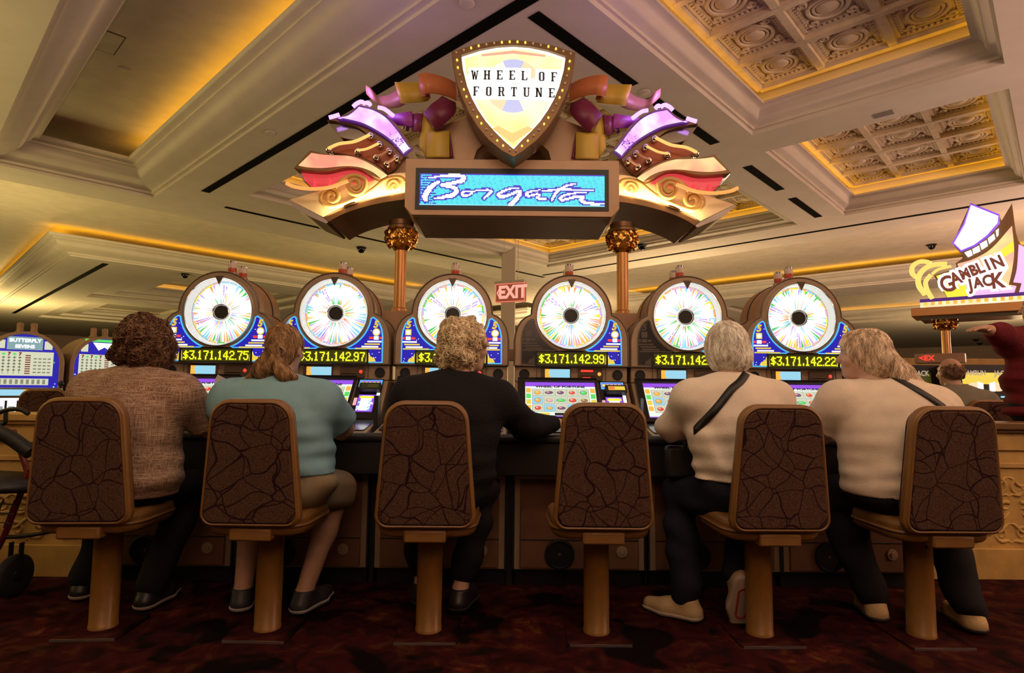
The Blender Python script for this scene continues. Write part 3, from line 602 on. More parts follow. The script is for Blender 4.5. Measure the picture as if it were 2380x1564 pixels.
def make_machine(i, x, label, digits, litl):
    t = thing('slot_machine', label, 'slot machine', (x, 3.65, 0), 0, 'wheel slot machines in the front bank')
    def cabinet():
        mb = MB(); prof = [(-0.45, 0.09), (-0.45, 0.80), (-0.55, 0.795), (-0.555, 0.81), (-0.24, 0.855), (-0.02, 1.085), (0.36, 1.085), (0.36, 0.09)]
        mb.prism(prof, -0.348, 0.348, 'yz'); return mb.mesh('cabinet')
    part('cabinet', cabinet, M['cab'], t, 0.004)
    part('toe_kick', lambda: MB().box(-0.34, 0.34, -0.40, 0.34, 0, 0.092).mesh('k'), M['black'], t)
    c = part('belly_door', lambda: MB().box(-0.315, 0.315, -0.463, -0.445, 0.1, 0.56).mesh('d'), M['door'], t, 0.004)
    part('door_seam', lambda: MB().box(-0.315, 0.315, -0.4645, -0.462, 0.245, 0.251).mesh('s'), M['black'], c)
    part('door_lock', lambda: MB().lathe([(0.0001, -0.475), (0.012, -0.475), (0.014, -0.47), (0.028, -0.469), (0.03, -0.463)], (0.226, 0, 0.19), 20, 'y').mesh('l'), M['cab'], c)
    part('subwoofer', lambda: MB().lathe([(0.0001, -0.462), (0.03, -0.466), (0.066, -0.464), (0.07, -0.474), (0.078, -0.472), (0.08, -0.463)], (-0.105, 0, 0.175), 28, 'y').mesh('w'), M['black'], c)
    part('gap_strip', lambda: MB().box(-0.3555, -0.346, -0.455, 0.1, 0.09, 0.80).mesh('g'), M['black'], t)
    part('gap_strip|r', lambda: MB().box(0.346, 0.3555, -0.455, 0.1, 0.09, 0.80).mesh('g'), M['black'], t)
    b = part('belly_panel', belly_mesh, M['cab'], t, 0.006)
    for sx in (-0.29, 0.29): part('speaker|%s' % sx, lambda: MB().lathe([(0.0001, -0.0012), (0.026, -0.002), (0.028, -0.006), (0.031, -0.006), (0.033, 0.0)], (sx, 0, 1.135), 20, 'y').mesh('sp'), M['black'], b)
    part('panel_seam', lambda: MB().box(-0.215, -0.211, -0.002, 0, 1.092, 1.18).box(0.215, 0.219, -0.002, 0, 1.092, 1.18).box(-0.348, 0.348, -0.002, 0, 1.18, 1.184).mesh('z'), M['cabdark'], b)
    f = part('card_reader', lambda: MB().prism(rrect(-0.185, 0.0, 1.098, 1.176, 0.008), -0.014, 0.0).mesh('c'), M['cabdark'], t, 0.003)
    def lcd():
        mb = MB(); mb.rect(-0.162, -0.008, 1.108, 1.168, -0.0155, mi=0); mb.rect(-0.162, -0.008, 1.108, 1.116, -0.016, mi=1)
        mb.flat([(-0.162, 1.116), (-0.128, 1.116), (-0.14, 1.15), (-0.13, 1.168), (-0.162, 1.168)], -0.016, mi=2); return mb.mesh('lcd')
    part('card_display', lcd, [M['e_lcd'], M['blackgloss'], M['e_orange']], f)
    pr = part('ticket_printer', lambda: MB().prism(rrect(0.045, 0.198, 1.1, 1.172, 0.012), -0.016, 0.0).box(0.06, 0.15, -0.022, -0.016, 1.128, 1.136).mesh('p'), M['cabdark'], t, 0.003)
    red = i in (1, 3, 5)
    part('printer_lamp|%d' % i, lambda: MB().lathe([(0.0001, -0.022), (0.009, -0.02), (0.012, -0.015)], (0.175, 0, 1.14), 14, 'y').mesh('q'), M['e_orange'] if i == 3 else M['e_red'], pr)
    if i == 3: part('printer_readout', lambda: MB().rect(0.06, 0.135, 1.152, 1.165, -0.0225).rect(0.07, 0.12, 1.112, 1.12, -0.0225).mesh('r'), M['e_red'], pr)
    sm = 'screen_bezel'
    def bez():
        mb = MB(); mb.M = SL; mb.frame([(-0.33, -0.01), (0.155, -0.01), (0.155, 0.335), (-0.33, 0.335)], [(-0.287, 0.018), (0.142, 0.018), (0.142, 0.302), (-0.287, 0.302)], -0.022, 0.0); return mb.mesh('b')
    s = part('screen_bezel', bez, M['blackgloss'], t, 0.003)
    part('reel_screen', screen_mesh, [M[k] for k in SCM], s)
    g = part('side_glass', side_mesh, [M[k] for k in SDM], t)
    def acc():
        mb = MB(); mb.M = SL; mb.prism(rrect(0.195, 0.325, 0.198, 0.25, 0.008), -0.05, -0.01); return mb.mesh('a')
    a = part('bill_acceptor', acc, M['black'], t, 0.004)
    def accl():
        mb = MB(); mb.M = SL; mb.rect(0.213, 0.312, 0.206, 0.236, -0.051, mi=0); mb.rect(0.216, 0.25, 0.211, 0.219, -0.052, mi=1); mb.rect(0.216, 0.25, 0.223, 0.231, -0.052, mi=1); return mb.mesh('b')
    part('acceptor_light|%d' % (i == 3), accl, [M['e_gold'], M['e_red']] if i in (3,) else [M['olive'], M['inkdark']], a)
    def deck():
        mb = MB(); A = Matrix.Translation((0, -0.54, 0.8125)) @ Matrix.Rotation(math.radians(8.1), 4, 'X'); mb.M = A
        mb.prism(rrect(-0.33, 0.33, 0.02, 0.29, 0.02), 0.0, 0.006, 'xy'); return mb.mesh('deck')
    d = part('button_deck', deck, M['blackgloss'], t)
    def btn():
        mb = MB(); mb.M = Matrix.Translation((0, -0.54, 0.8125)) @ Matrix.Rotation(math.radians(8.1), 4, 'X')
        mb.prism(rrect(-0.022, 0.022, -0.016, 0.016, 0.006), 0.004, 0.014, 'xy'); return mb.mesh('btn')
    for q in range(6):
        o = part('button|red' if q in (0, 5) else 'button', btn, M['e_red'] if q in (0, 5) else M['e_paper'], d, 0.002); o.location = (-0.25+q*0.095, 0.12, 0.0171)
    tb = part('top_box', frame_mesh, M['cab'], t, 0.006)
    part('shell', lambda: MB().prism(shrink(case_out, 0.008), 0.06, 0.34).mesh('sh'), M['barrel'], t, 0.01)
    part('shell_seam', lambda: MB().frame(shrink(case_out, 0.003), shrink(case_out, 0.02), 0.2, 0.206).mesh('se'), M['black'], t)
    part('case_edge', lambda: MB().tube([(x, -0.026, z) for x, z in case_out], 0.006, 6).mesh('ce'), M['cabdark'], tb)
    for side in (-1, 1):
        lit = True if side > 0 else litl; gm, ms = glass_art(side, lit)
        part('shoulder_glass|%d%d' % (side, lit), lambda: gm.mesh('sg'), ms, tb)
    def disp():
        mb = MB(); mb.frame([(-0.225, 1.187), (0.225, 1.187), (0.225, 1.277), (-0.225, 1.277)], [(-0.214, 1.194), (0.214, 1.194), (0.214, 1.270), (-0.214, 1.270)], -0.042, -0.03); return mb.mesh('jd')
    jd = part('jackpot_display', disp, M['black'], tb)
    def dig():
        mb = MB(); mb.rect(-0.214, 0.214, 1.194, 1.27, -0.036, mi=0); led_text(mb, digits, -0.2, 0.208, 1.204, 1.260, -0.0375, 1); return mb.mesh('dg')
    part('jackpot_digits|%d' % i, dig, [M['olive'], M['e_led']], jd)
    part('lower_rim', lambda: MB().prism([p for p in arc(0, WZ, 0.238, 205, 335, 24)]+[(0.21, 1.28), (-0.21, 1.28)], -0.031, -0.028).mesh('lr'), M['black'], tb)
    part('rim_painted_reflection', lambda: MB().lathe([(0.1985, 0.028), (0.199, 0.0), (0.2045, -0.035), (0.209, -0.0375)], (0, 0, WZ), 64, 'y').mesh('lr2'), M['e_rim_reflection'], tb)  # emission stands in for wheel light reflected by the chrome
    part('wheel_ring', lambda: MB().lathe([(0.209, -0.037), (0.212, -0.043), (0.216, -0.043), (0.219, -0.036), (0.22, -0.03)], (0, 0, WZ), 64, 'y').mesh('wr'), M['chrome'], tb)
    wf = part('wheel_face|%d' % i, lambda: wheel_mesh(i*7+1), [M['e_wheel']]+[M[k] for k in ('w_yel', 'w_sky', 'w_ora', 'w_grn', 'w_vio', 'w_pnk', 'w_cya', 'w_gld')]+[M['e_purple'], M['e_white']], t)
    hb = part('wheel_hub', lambda: MB().lathe([(0.0001, -0.004), (0.041, -0.004), (0.043, 0.0)], (0, 0, WZ), 32, 'y').mesh('hu'), mat('hub_glitter', (0.035, 0.03, 0.025), 0.4, var=0.9, vscale=220, color2=(0.0, 0.0, 0.0)) if 'hub' not in M else M['hub'], wf)
    M.setdefault('hub', hb.data.materials[0])
    part('hub_ring', lambda: MB().lathe([(0.043, 0.01), (0.045, -0.008), (0.050, -0.012), (0.056, -0.006), (0.061, 0.012), (0.063, 0.029)], (0, 0, WZ), 40, 'y').mesh('hr'), M['chrome'], wf)
    part('pointer', lambda: MB().prism([(-0.026, WZ+0.222), (0.026, WZ+0.222), (0.0, WZ+0.168)], -0.05, -0.036).mesh('po'), M['cabdark'], tb, 0.002)
    for q, (cy, cz) in enumerate(((0.12, 1.752), (0.27, 1.747))):
        cdl = part('candle_light|%d' % q, lambda: MB().lathe([(0.036, 0), (0.034, 0.02), (0.026, 0.026)], (0, cy, cz), 20).mesh('cb'), M['alu'], t)
        part('red_lens|%d' % q, lambda: MB().lathe([(0.026, 0.026), (0.027, 0.05), (0.026, 0.056)], (0, cy, cz), 20).mesh('rl'), shared('m_rl', lambda: mat('red_lens', (0.42, 0.06, 0.03), 0.2)), cdl)
        part('clear_lens|%d' % q, lambda: MB().lathe([(0.026, 0.056), (0.027, 0.085), (0.026, 0.09)], (0, cy, cz), 20).mesh('cl'), shared('m_cl', lambda: mat('frosted_lens', (0.6, 0.48, 0.4), 0.25)), cdl)
        part('lens_cap|%d' % q, lambda: MB().lathe([(0.027, 0.09), (0.028, 0.1), (0.02, 0.104), (0.0001, 0.104)], (0, cy, cz), 20).mesh('lc'), M['alu'], cdl)
    return t
mx = [-1.829, -1.110, -0.374, 0.369, 1.090, 1.801]
lab = ['wheel slot machine reading $3,171,142.75, leftmost of the bank', 'wheel slot machine before the woman in the blue shirt, reading $3,171,142.97',
       'wheel slot machine behind the curly blond head, just left of the exit sign', 'wheel slot machine with open reel screen and dark left glass, right of exit sign',
       'wheel slot machine with a dark left glass before the short white-haired woman', 'wheel slot machine reading $3,171,142.22, at the right end of the bank']
for i in range(6): make_machine(i, mx[i], lab[i], ['$3,171,142.75', '$3,171,142.97', '$3,171,142.98', '$3,171,142.99', '$3,171,142.98', '$3,171,142.22'][i], i not in (3, 4))
# the padded black armrest running in front of all six
ct = thing('armrest_counter', 'long padded black armrest ledge running along the front of the slot machine bank', 'counter', (0, 3.1, 0))
mb = MB(); mb.box(-2.2, 2.17, -0.045, 0.098, 0.6, 0.775); mb.build('ledge_front', M['black'], ct, bevel=0.006)
mb = MB(); mb.prism(round_poly([(-0.06, 0.765), (0.0, 0.765), (0.0, 0.81), (-0.06, 0.81)], 0.018), -2.2, 2.17, 'yz'); mb.build('padded_edge', M['blackpad'], ct)
for i in range(5):
    x0_, x1_ = mx[i]+0.3565, mx[i+1]-0.3565
    if x1_-x0_ > 0.001: mb = MB(); mb.box(x0_, x1_, 0.13, 0.2, 0.0, 1.0); mb.build('gap_blackout', M['black'], ct)  # black panel added so the see-through gap stays dark
# ================================================================== OVERHEAD SIGN
SX, SY = -0.01, 4.3
sign = thing('casino_sign', 'overhead neon sign with light-up shield and blue script display on two copper columns', 'sign', (SX, SY, 0))
for k, c in (('s_purple', (0.80, 0.42, 1.0)), ('s_salmon', (1.0, 0.50, 0.36))): pass
M['s_purple'] = mat('x', (1, 1, 1))
def lit_panel(name, c1, c2, strength, scale=6):
    m, nt, b = nodes(name); tc = nt.nodes.new('ShaderNodeTexCoord'); n = nt.nodes.new('ShaderNodeTexNoise'); n.inputs['Scale'].default_value = scale; n.inputs['Detail'].default_value = 2
    r = nt.nodes.new('ShaderNodeValToRGB'); r.color_ramp.elements[0].position = 0.38; r.color_ramp.elements[1].position = 0.6; r.color_ramp.elements[0].color = col4(c1); r.color_ramp.elements[1].color = col4(c2)
    nt.links.new(tc.outputs['Object'], n.inputs['Vector']); nt.links.new(n.outputs['Fac'], r.inputs[0]); nt.links.new(r.outputs[0], b.inputs['Emission Color']); b.inputs['Emission Strength'].default_value = strength
    b.inputs['Base Color'].default_value = (0.1, 0.08, 0.08, 1); return m
M['s_purple'] = lit_panel('violet_acrylic', (0.78, 0.34, 1.0), (1.0, 0.80, 1.0), 1.15, 7)
M['s_salmon'] = lit_panel('salmon_acrylic', (1.0, 0.30, 0.20), (1.0, 0.70, 0.30), 1.05, 4.2)
M['s_cream'] = lit_panel('cream_acrylic', (0.95, 0.72, 0.36), (1.0, 0.93, 0.66), 1.05, 3.5)
M['s_red'] = emis('red_acrylic', (0.80, 0.06, 0.07), 0.75, (0.3, 0.02, 0.03)); M['s_violet_edge'] = emis('violet_edge', (0.12, 0.01, 0.28), 0.6)
M['neon_v'] = emis('violet_neon', (0.50, 0.26, 1.0), 2.6); M['neon_o'] = emis('orange_neon', (1.0, 0.45, 0.12), 1.5); M['neon_r'] = emis('red_neon', (1.0, 0.33, 0.08), 1.3)
M['neon_dim'] = mat('unlit_tube', (0.62, 0.33, 0.22), 0.25); M['shield'] = lit_panel('shield_acrylic', (1.0, 0.80, 0.22), (1.0, 0.97, 0.60), 1.25, 2.6)
M['neon_glow'] = mat('neon_glow_red', (0.34, 0.09, 0.04), 0.45, metal=0.2); M['scroll'] = mat('tan_scroll', (0.66, 0.40, 0.13), 0.4); M['face'] = mat('cream_face', (0.86, 0.68, 0.40), 0.5)
M['mirror'] = mat('mirror_bronze', (0.42, 0.36, 0.30), 0.12, metal=1.0)
def loc(px, py, Y): p = atY(px, py, Y); return (p[0]-SX, p[2])
def wz(pts, Y): return [loc(650+x*0.2301, 210+y*0.2301, Y) for x, y in pts]      # points read on the left wing
def mir(pts): return [(-x, z) for x, z in pts]
def wing(s):
    T = (lambda p: p) if s < 0 else mir
    def P(name, pts, Y0, Y1, m, parent=sign, bevel=0, curve=True):
        q = curvy(T(wz(pts, Y0))); return MB().prism(q, Y0-SY, Y1-SY).build(name, m, parent, bevel=bevel)
    def tubeP(name, pts, Y, r, m, parent, k=5):
        q = smooth_path([(a, Y-SY, b) for a, b in T(wz(pts, Y))], k); return MB().tube(q, r, 8).build(name, m, parent)
    arcb = [(440, 1280), (520, 1235), (600, 1198), (700, 1160), (800, 1130), (900, 1100), (1000, 1076), (1100, 1056), (1200, 1040), (1275, 1028)]
    face = [(100, 1105)]+arcb+[(1290, 1000), (1290, 830), (1150, 840), (1000, 880), (800, 880), (620, 930), (450, 1000), (250, 1060)]
    fp = P('wing_face', face, 4.12, 4.16, M['face'])
    for (xa, ya, xb, yb, pw) in ((470, 1262, 720, 1148, 0.7), (720, 1148, 1000, 1072, 0.9), (1000, 1072, 1270, 1024, 1.05)):     # lamps behind the arch rim that wash the face
        (ux, uz), (vx, vz) = T(wz([(xa, ya), (xb, yb)], 4.085)); d = bpy.data.lights.new('wing_wash_lamp', 'AREA'); d.shape = 'RECTANGLE'; d.size = math.hypot(vx-ux, vz-uz); d.size_y = 0.03; d.energy = pw; d.color = (1.0, 0.78, 0.40)
        o = bpy.data.objects.new('wing_wash_lamp', d); C.objects.link(o); o.parent = sign; xa_ = Vector((vx-ux, 0, vz-uz)).normalized(); xa_ = xa_ if xa_.x > 0 else -xa_
        up = Vector((0, 0.35, 1)); up = (up-xa_*up.dot(xa_)).normalized(); zz = -up; yy = zz.cross(xa_); R_ = Matrix((xa_, yy, zz)).transposed().to_4x4(); R_.translation = Vector(((ux+vx)/2, 4.055-SY, (uz+vz)/2+0.004)); o.matrix_local = R_
    rim = [(440, 1280)]+arcb[1:]+[(1300, 1023), (1300, 1100), (1200, 1112), (1100, 1127), (1000, 1145), (900, 1168), (800, 1195), (700, 1228), (600, 1270), (495, 1330)]
    P('wing_arch', rim, 4.09, 4.62, M['bronze'], bevel=0.003)
    und = [(495, 1331), (600, 1272), (700, 1230), (800, 1197), (900, 1170), (1000, 1147), (1100, 1129), (1200, 1114), (1300, 1102), (1300, 1118), (1200, 1130), (1100, 1144), (1000, 1162), (900, 1185), (800, 1212), (700, 1244), (600, 1286), (503, 1338)]
    P('arch_soffit', und, 4.13, 4.60, M['mirror'])
    P('wing_end', [(95, 1105), (435, 1285), (490, 1332), (470, 1345), (215, 1230), (85, 1120)], 4.13, 4.58, M['chrome'])
    P('wing_back', [(100, 1105)]+arcb+[(1300, 1000), (1300, 600), (1200, 700), (1000, 800), (620, 930), (250, 1060)], 4.17, 4.55, M['tan'])
    body = [(480, 300), (560, 285), (700, 225), (800, 140), (960, 185), (1080, 255), (1190, 350), (1260, 450), (1350, 590), (1240, 690), (1170, 780), (1100, 840), (1000, 775), (860, 700), (700, 655), (470, 620), (500, 575), (640, 525), (780, 500), (900, 455), (800, 380), (700, 345), (560, 310)]
    bd = P('neon_panel_back', body, 4.12, 4.30, M['bronze'], bevel=0.003)
    P('glow_back', [(470, 615), (520, 575), (650, 530), (780, 505), (905, 455), (1000, 520), (1100, 580), (1190, 650), (1160, 760), (1090, 820), (1000, 760), (860, 690), (700, 650)], 4.105, 4.12, M['neon_glow'], bd)  # neon glow on the bronze plate put into its redder colour
    pur = [(575, 285), (700, 237), (800, 155), (950, 190), (1080, 265), (1190, 385), (1270, 500), (1335, 590), (1248, 655), (1130, 525), (1000, 430), (850, 350), (720, 312)]
    pb = P('violet_border', pur, 4.08, 4.11, M['s_violet_edge'], bd); ins = shrink(curvy(T(wz(pur, 4.078))), -0.012 if s > 0 else 0.012)
    pn = MB().prism(ins, 4.07-SY, 4.082-SY).build('violet_panel', M['s_purple'], pb)
    mb = MB(); rnd = random.Random(2)
    for q in range(34):
        x, y = rnd.gauss(1195, 26), rnd.gauss(500, 26); L = rnd.uniform(4, 16); mb.flat(T(wz([(x, y), (x+L, y-3), (x+L+4, y+6), (x+3, y+8)], 4.066)), 4.068-SY)
    for q in range(16):
        x, y = rnd.uniform(1100, 1250), rnd.uniform(380, 560); mb.flat(T(wz([(x, y), (x+9, y-6), (x+12, y+3)], 4.066)), 4.068-SY)
    mb.build('violet_filigree', emis('violet_ink', (0.20, 0.02, 0.45), 0.8), pn)
    P('lower_frame', [(140, 785), (310, 603), (400, 628), (500, 648), (700, 653), (850, 690), (1000, 770), (1090, 852), (1010, 890), (940, 862), (800, 785), (650, 775), (450, 815), (200, 798)], 4.03, 4.2, M['bronze'], bd, 0.003)
    P('salmon_panel', [(190, 755), (320, 632), (450, 650), (600, 658), (720, 667), (860, 715), (1000, 795), (1080, 852), (1020, 884), (930, 815), (800, 768), (650, 757), (450, 775), (300, 772)], 4.015, 4.035, M['s_salmon'], bd)
    P('red_panel', [(205, 805), (320, 822), (450, 822), (650, 800), (780, 812), (880, 855), (950, 905), (700, 930), (430, 945), (255, 915)], 4.10, 4.26, M['s_red'], bd)
    P('chrome_return', [(480, 302), (560, 312), (700, 350), (830, 420), (895, 455), (780, 495), (640, 480), (560, 420)], 4.15, 4.32, M['mirror'], bd)
    P('chrome_tip', [(150, 798), (205, 808), (258, 915), (240, 915)], 4.08, 4.25, M['chrome'], bd)
    nt_ = tubeP('red_neon_tube', [(68, 938), (150, 973), (300, 995), (450, 988), (560, 962), (690, 915)], 4.0, 0.013, M['neon_r'], bd)
    for x in (340, 492): P('neon_stand', [(x-8, 880), (x+8, 880), (x+6, 960), (x-6, 960)], 4.02, 4.1, M['s_red'], bd)
    for pts in ([(500, 275), (550, 262), (603, 245)], [(742, 165), (775, 135), (825, 115), (862, 135)], [(868, 132), (895, 125), (917, 150)], [(995, 172), (1060, 190), (1150, 258)]):
        tubeP('violet_neon_tube', pts, 4.05, 0.015, M['neon_v'], bd)
    for i, (pts, k) in enumerate((([(488, 588), (600, 540), (760, 515), (910, 448)], 'neon_o'), ([(780, 605), (880, 590), (1000, 535)], 'neon_o'), ([(968, 668), (1040, 645), (1098, 603)], 'neon_dim'), ([(1075, 735), (1130, 705), (1175, 672)], 'neon_dim'))):
        t = tubeP('orange_neon_tube', pts, 4.03, 0.0115 if i < 1 else 0.009, M[k], bd)
        for e in (0, -1):
            a, b = T(wz([pts[e]], 4.05))[0]; MB().lathe([(0.02, 0.06), (0.021, 0.02), (0.026, 0.015), (0.027, 0.0), (0.018, -0.016), (0.0001, -0.02)], (a, 4.07-SY, b), 16, 'y').build('tube_holder', M['chrome'], bd)
    def spiral(cx, cy, r0, turns, a0, sg): return [(cx+r0*(1-0.8*k/26)*math.cos(a0+sg*turns*2*PI*k/26), cy+r0*(1-0.8*k/26)*math.sin(a0+sg*turns*2*PI*k/26)) for k in range(27)]
    big = [(1268, 925), (1230, 885), (1150, 880), (1050, 915), (960, 985), (860, 1055), (740, 1118), (620, 1160), (500, 1172), (425, 1125), (420, 1060)]+spiral(528, 1072, 92, 1.5, PI*1.05, 1)[2:]
    def ribbonP(name, pts, w0, w1, Y):
        n = len(pts); q = [(a, Y-SY, b) for a, b in T(wz(pts, Y))]; q = smooth_path(q, 3); N = len(q)
        return MB().tube(q, [(w0+(w1-w0)*k/N) for k in range(N)], 8, flat=0.9).build(name, M['scroll'], sign)
    ribbonP('scroll_ornament', big, 0.016, 0.018, 4.07)
    ribbonP('scroll_ornament', [(560, 985), (610, 925), (690, 870), (790, 860), (865, 905)]+spiral(765, 962, 108, 1.5, -0.5, 1)[1:], 0.016, 0.018, 4.06)
    ribbonP('scroll_ornament', [(1125, 1030), (1095, 990)]+spiral(1160, 968, 72, 1.3, PI*0.9, 1)[1:], 0.015, 0.012, 4.07)
wing(-1); wing(1)
for s_ in (-1, 1):                                                      # light of the violet tubes on top of each wing
    a_, b_ = wz([(820, 90)], 4.1)[0]; d = bpy.data.lights.new('violet_tube_glow', 'POINT'); d.energy = 4.5; d.color = (0.55, 0.22, 1.0); d.shadow_soft_size = 0.06
    o = bpy.data.objects.new('violet_tube_glow', d); C.objects.link(o); o.parent = sign; o.location = (a_*(-s_), 4.12-SY, b_+0.10)
# display box
def L2(pts, Y): return [loc(x, y, Y) for x, y in pts]
x0, z1 = loc(943, 368, 4.0); x1 = -x0; z0 = loc(1190, 502, 4.0)[1]
bx = MB(); bx.prism([(x0, z0+0.06), (x0+0.05, z0), (x1-0.05, z0), (x1, z0+0.06), (x1, z1), (x0, z1)], 4.0-SY, 4.62-SY); box_ = bx.build('display_box', M['tan'], sign, bevel=0.004)
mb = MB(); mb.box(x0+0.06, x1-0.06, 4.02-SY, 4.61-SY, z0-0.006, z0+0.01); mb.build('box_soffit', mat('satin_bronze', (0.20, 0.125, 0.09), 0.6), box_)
ax, az = loc(967, 389, 4.0); bx_, bz = loc(1190, 489, 4.0)[0], loc(1190, 489, 4.0)[1]
mb = MB(); mb.rect(ax, -ax, bz, az-0.005, 4.0-SY-0.006); mb.box(ax, -ax, 4.0-SY-0.005, 4.0-SY+0.02, bz, az-0.005); mb.build('display_bezel', M['black'], box_, bevel=0.003)
# the pixel display: script on a cyan dither, rasterised to lamps
NX, NZ = 156, 26
lx0, lx1 = ax+0.03, -ax-0.03; lz1 = az-0.045; lz0 = bz+0.03
def led_canvas():
    g = np.zeros((NZ*1, NX), int); S = 4; W_, H_ = NX*S, NZ*S
    yy, xx = np.mgrid[0:H_, 0:W_]; d = np.full((H_, W_), 1e9)
    ZX0, ZX1 = 175, 2185
    def cv(p):
        u = (p[0]-ZX0)/(ZX1-ZX0); top = 203+u*31; bot = 522+u*32; return u*W_, (p[1]-top)/(bot-top)*H_
    def stroke(pts, wds):
        P = [cv(q) for q in smooth_path([(a, b, 0) for a, b in pts], 5)]; P = [cv(q[:2]) for q in smooth_path([(a, b, 0) for a, b in pts], 5)]; n = len(P)
        for i in range(n-1):
            t = i/(n-1); m = len(wds)-1; f = t*m; k = min(int(f), m-1); wd = (wds[k]+(wds[k+1]-wds[k])*(f-k))/(ZX1-ZX0)*W_/2
            (ax_, ay), (bx2, by) = P[i], P[i+1]; vx, vy = bx2-ax_, by-ay; l2 = vx*vx+vy*vy+1e-9
            t_ = np.clip(((xx-ax_)*vx+(yy-ay)*vy)/l2, 0, 1); np.minimum(d, np.hypot(xx-ax_-t_*vx, yy-ay-t_*vy)-wd, out=d)
    stroke([(375, 290), (310, 330), (262, 380), (235, 430), (240, 470)], [30, 50, 58, 62, 40])
    stroke([(270, 245), (340, 240), (440, 228), (540, 225), (630, 235), (655, 255), (630, 280), (540, 300), (430, 315), (400, 325)], [10, 18, 28, 34, 40, 44, 36, 24, 18])
    stroke([(405, 322), (480, 335), (550, 352), (575, 385), (540, 420), (450, 440), (390, 450), (330, 456)], [26, 34, 42, 48, 46, 34, 20, 10])
    stroke([(740, 390), (690, 385), (640, 398), (640, 425), (690, 430), (735, 412), (770, 385), (860, 375), (930, 378), (950, 395), (915, 425), (870, 460)], [18, 20, 26, 26, 22, 18, 14, 16, 22, 34, 26, 16])
    stroke([(1260, 355), (1180, 358), (1100, 380), (1035, 415), (1040, 440), (1110, 440), (1190, 410), (1250, 390), (1265, 410), (1225, 470), (1160, 530)], [12, 16, 22, 30, 30, 28, 26, 30, 44, 42, 44])
    stroke([(1490, 380), (1420, 385), (1350, 405), (1330, 430), (1380, 435), (1450, 420), (1480, 435), (1450, 455), (1490, 470), (1550, 465)], [12, 16, 24, 28, 24, 18, 20, 22, 24, 18])
    stroke([(1500, 385), (1600, 382), (1720, 370), (1850, 378), (2060, 382)], [12, 18, 20, 16, 10])
    stroke([(1865, 318), (1780, 335), (1700, 375), (1640, 430), (1610, 480)], [14, 22, 26, 28, 24])
    stroke([(1990, 405), (1880, 410), (1760, 430), (1700, 465), (1730, 480), (1820, 460), (1900, 445), (1950, 455), (1920, 475), (1960, 505), (2060, 520), (2185, 522)], [12, 16, 22, 28, 26, 26, 26, 34, 30, 34, 26, 22])
    dd = d.reshape(NZ, S, NX, S).mean((1, 3)); g[:] = 0
    rnd = np.random.RandomState(5); r, c = np.mgrid[0:NZ, 0:NX]
    g[((r+c) % 2 == 0) & ((r*3+c*5) % 7 < 4) & (rnd.rand(NZ, NX) < 0.6)] = 3
    g[(c < 14) & (r % 2 == 0) & (rnd.rand(NZ, NX) < 0.8)] = 1
    g[dd < S*1.25] = 1; g[dd < 0.0] = 2
    g[0, :] = np.where(g[0, :] == 2, 2, 1); g[:, 0] = 1; g[-1, :] = np.where(g[-1, :] == 2, 2, 4)
    return g
g = led_canvas(); mb = MB(); dx, dz = (lx1-lx0)/NX, (lz1-lz0)/NZ
for r in range(NZ):
    c = 0
    while c < NX:
        e = c
        while e < NX and g[r, e] == g[r, c]: e += 1
        mb.rect(lx0+c*dx, lx0+e*dx, lz1-(r+1)*dz, lz1-r*dz, 4.0-SY-0.008, mi=int(g[r, c])); c = e
ds = mb.build('script_display', [emis('led_cyan', (0.05, 0.80, 0.90), 1.0), emis('led_navy', (0.02, 0.02, 0.55), 1.0), emis('led_white', (1, 1, 1), 1.6), emis('led_cyan_dim', (0.04, 0.55, 0.80), 1.0), emis('led_pale', (0.2, 0.8, 1.0), 1.0)], box_)
# shield
def shp(half_top, half_side, Y):
    l = L2(half_top+half_side, Y); return l
oT = [(1189, 92), (1150, 95), (1100, 103), (1045, 119)]; oS = [(1048, 155), (1056, 190), (1068, 225), (1085, 262), (1105, 295), (1130, 325), (1160, 350), (1189, 366)]
iT = [(1189, 103), (1150, 105.5), (1110, 113), (1067, 127)]; iS = [(1071, 160), (1081, 200), (1092, 228), (1106, 254), (1124, 281), (1143, 303), (1166, 326), (1189, 346)]
def both(pts): return pts+[(-x, z) for x, z in reversed(pts[1:-1])]
YS = 3.8
cxs = loc(1189, 100, YS)[0]
fix = lambda pts: [(x-cxs*(1 if i in (0, len(pts)-1) else 1), z) for i, (x, z) in enumerate(pts)]
so = fix(L2(oT+oS, YS)); si = fix(L2(iT+iS, YS)); so_, si_ = both(so), both(si)
sh = MB(); sh.frame(so_, si_, YS-SY, YS+0.16-SY); shield = sh.build('shield_frame', M['bronze'], sign, bevel=0.004)
MB().prism(so_, YS+0.15-SY, YS+0.2-SY).build('shield_back', M['bronze'], shield)
MB().prism(si_, YS+0.03-SY, YS+0.05-SY).build('shield_border', emis('shield_white', (1, 0.98, 0.88), 1.8), shield)
sf = shrink(si_, -0.017) if False else [(x*0.945, zc+(z-zc)*0.95) for zc in [si_[0][1]-0.33] for x, z in si_]
fc = MB().flat(sf, YS+0.027-SY).build('shield_face', M['shield'], shield)
zc = loc(1189, 195, YS)[1]; mb = MB(); y = YS+0.025-SY
for i in range(8):
    a = 22.5+45*i; mb.flat([(0, zc)]+[(0.19*math.cos(math.radians(a+45*k/6)), zc+0.19*math.sin(math.radians(a+45*k/6))) for k in range(7)], y, mi=i % 4)
mb.build('wheel_emblem', [emis('emb_a', (1, 0.80, 0.48), 1.0), emis('emb_b', (0.62, 0.62, 0.92), 1.0), emis('emb_c', (1, 0.95, 0.7), 1.2), emis('emb_d', (0.95, 0.92, 0.85), 1.1)], fc)
SPA = emis('sp_a', (1, 0.66, 0.22), 1.0)
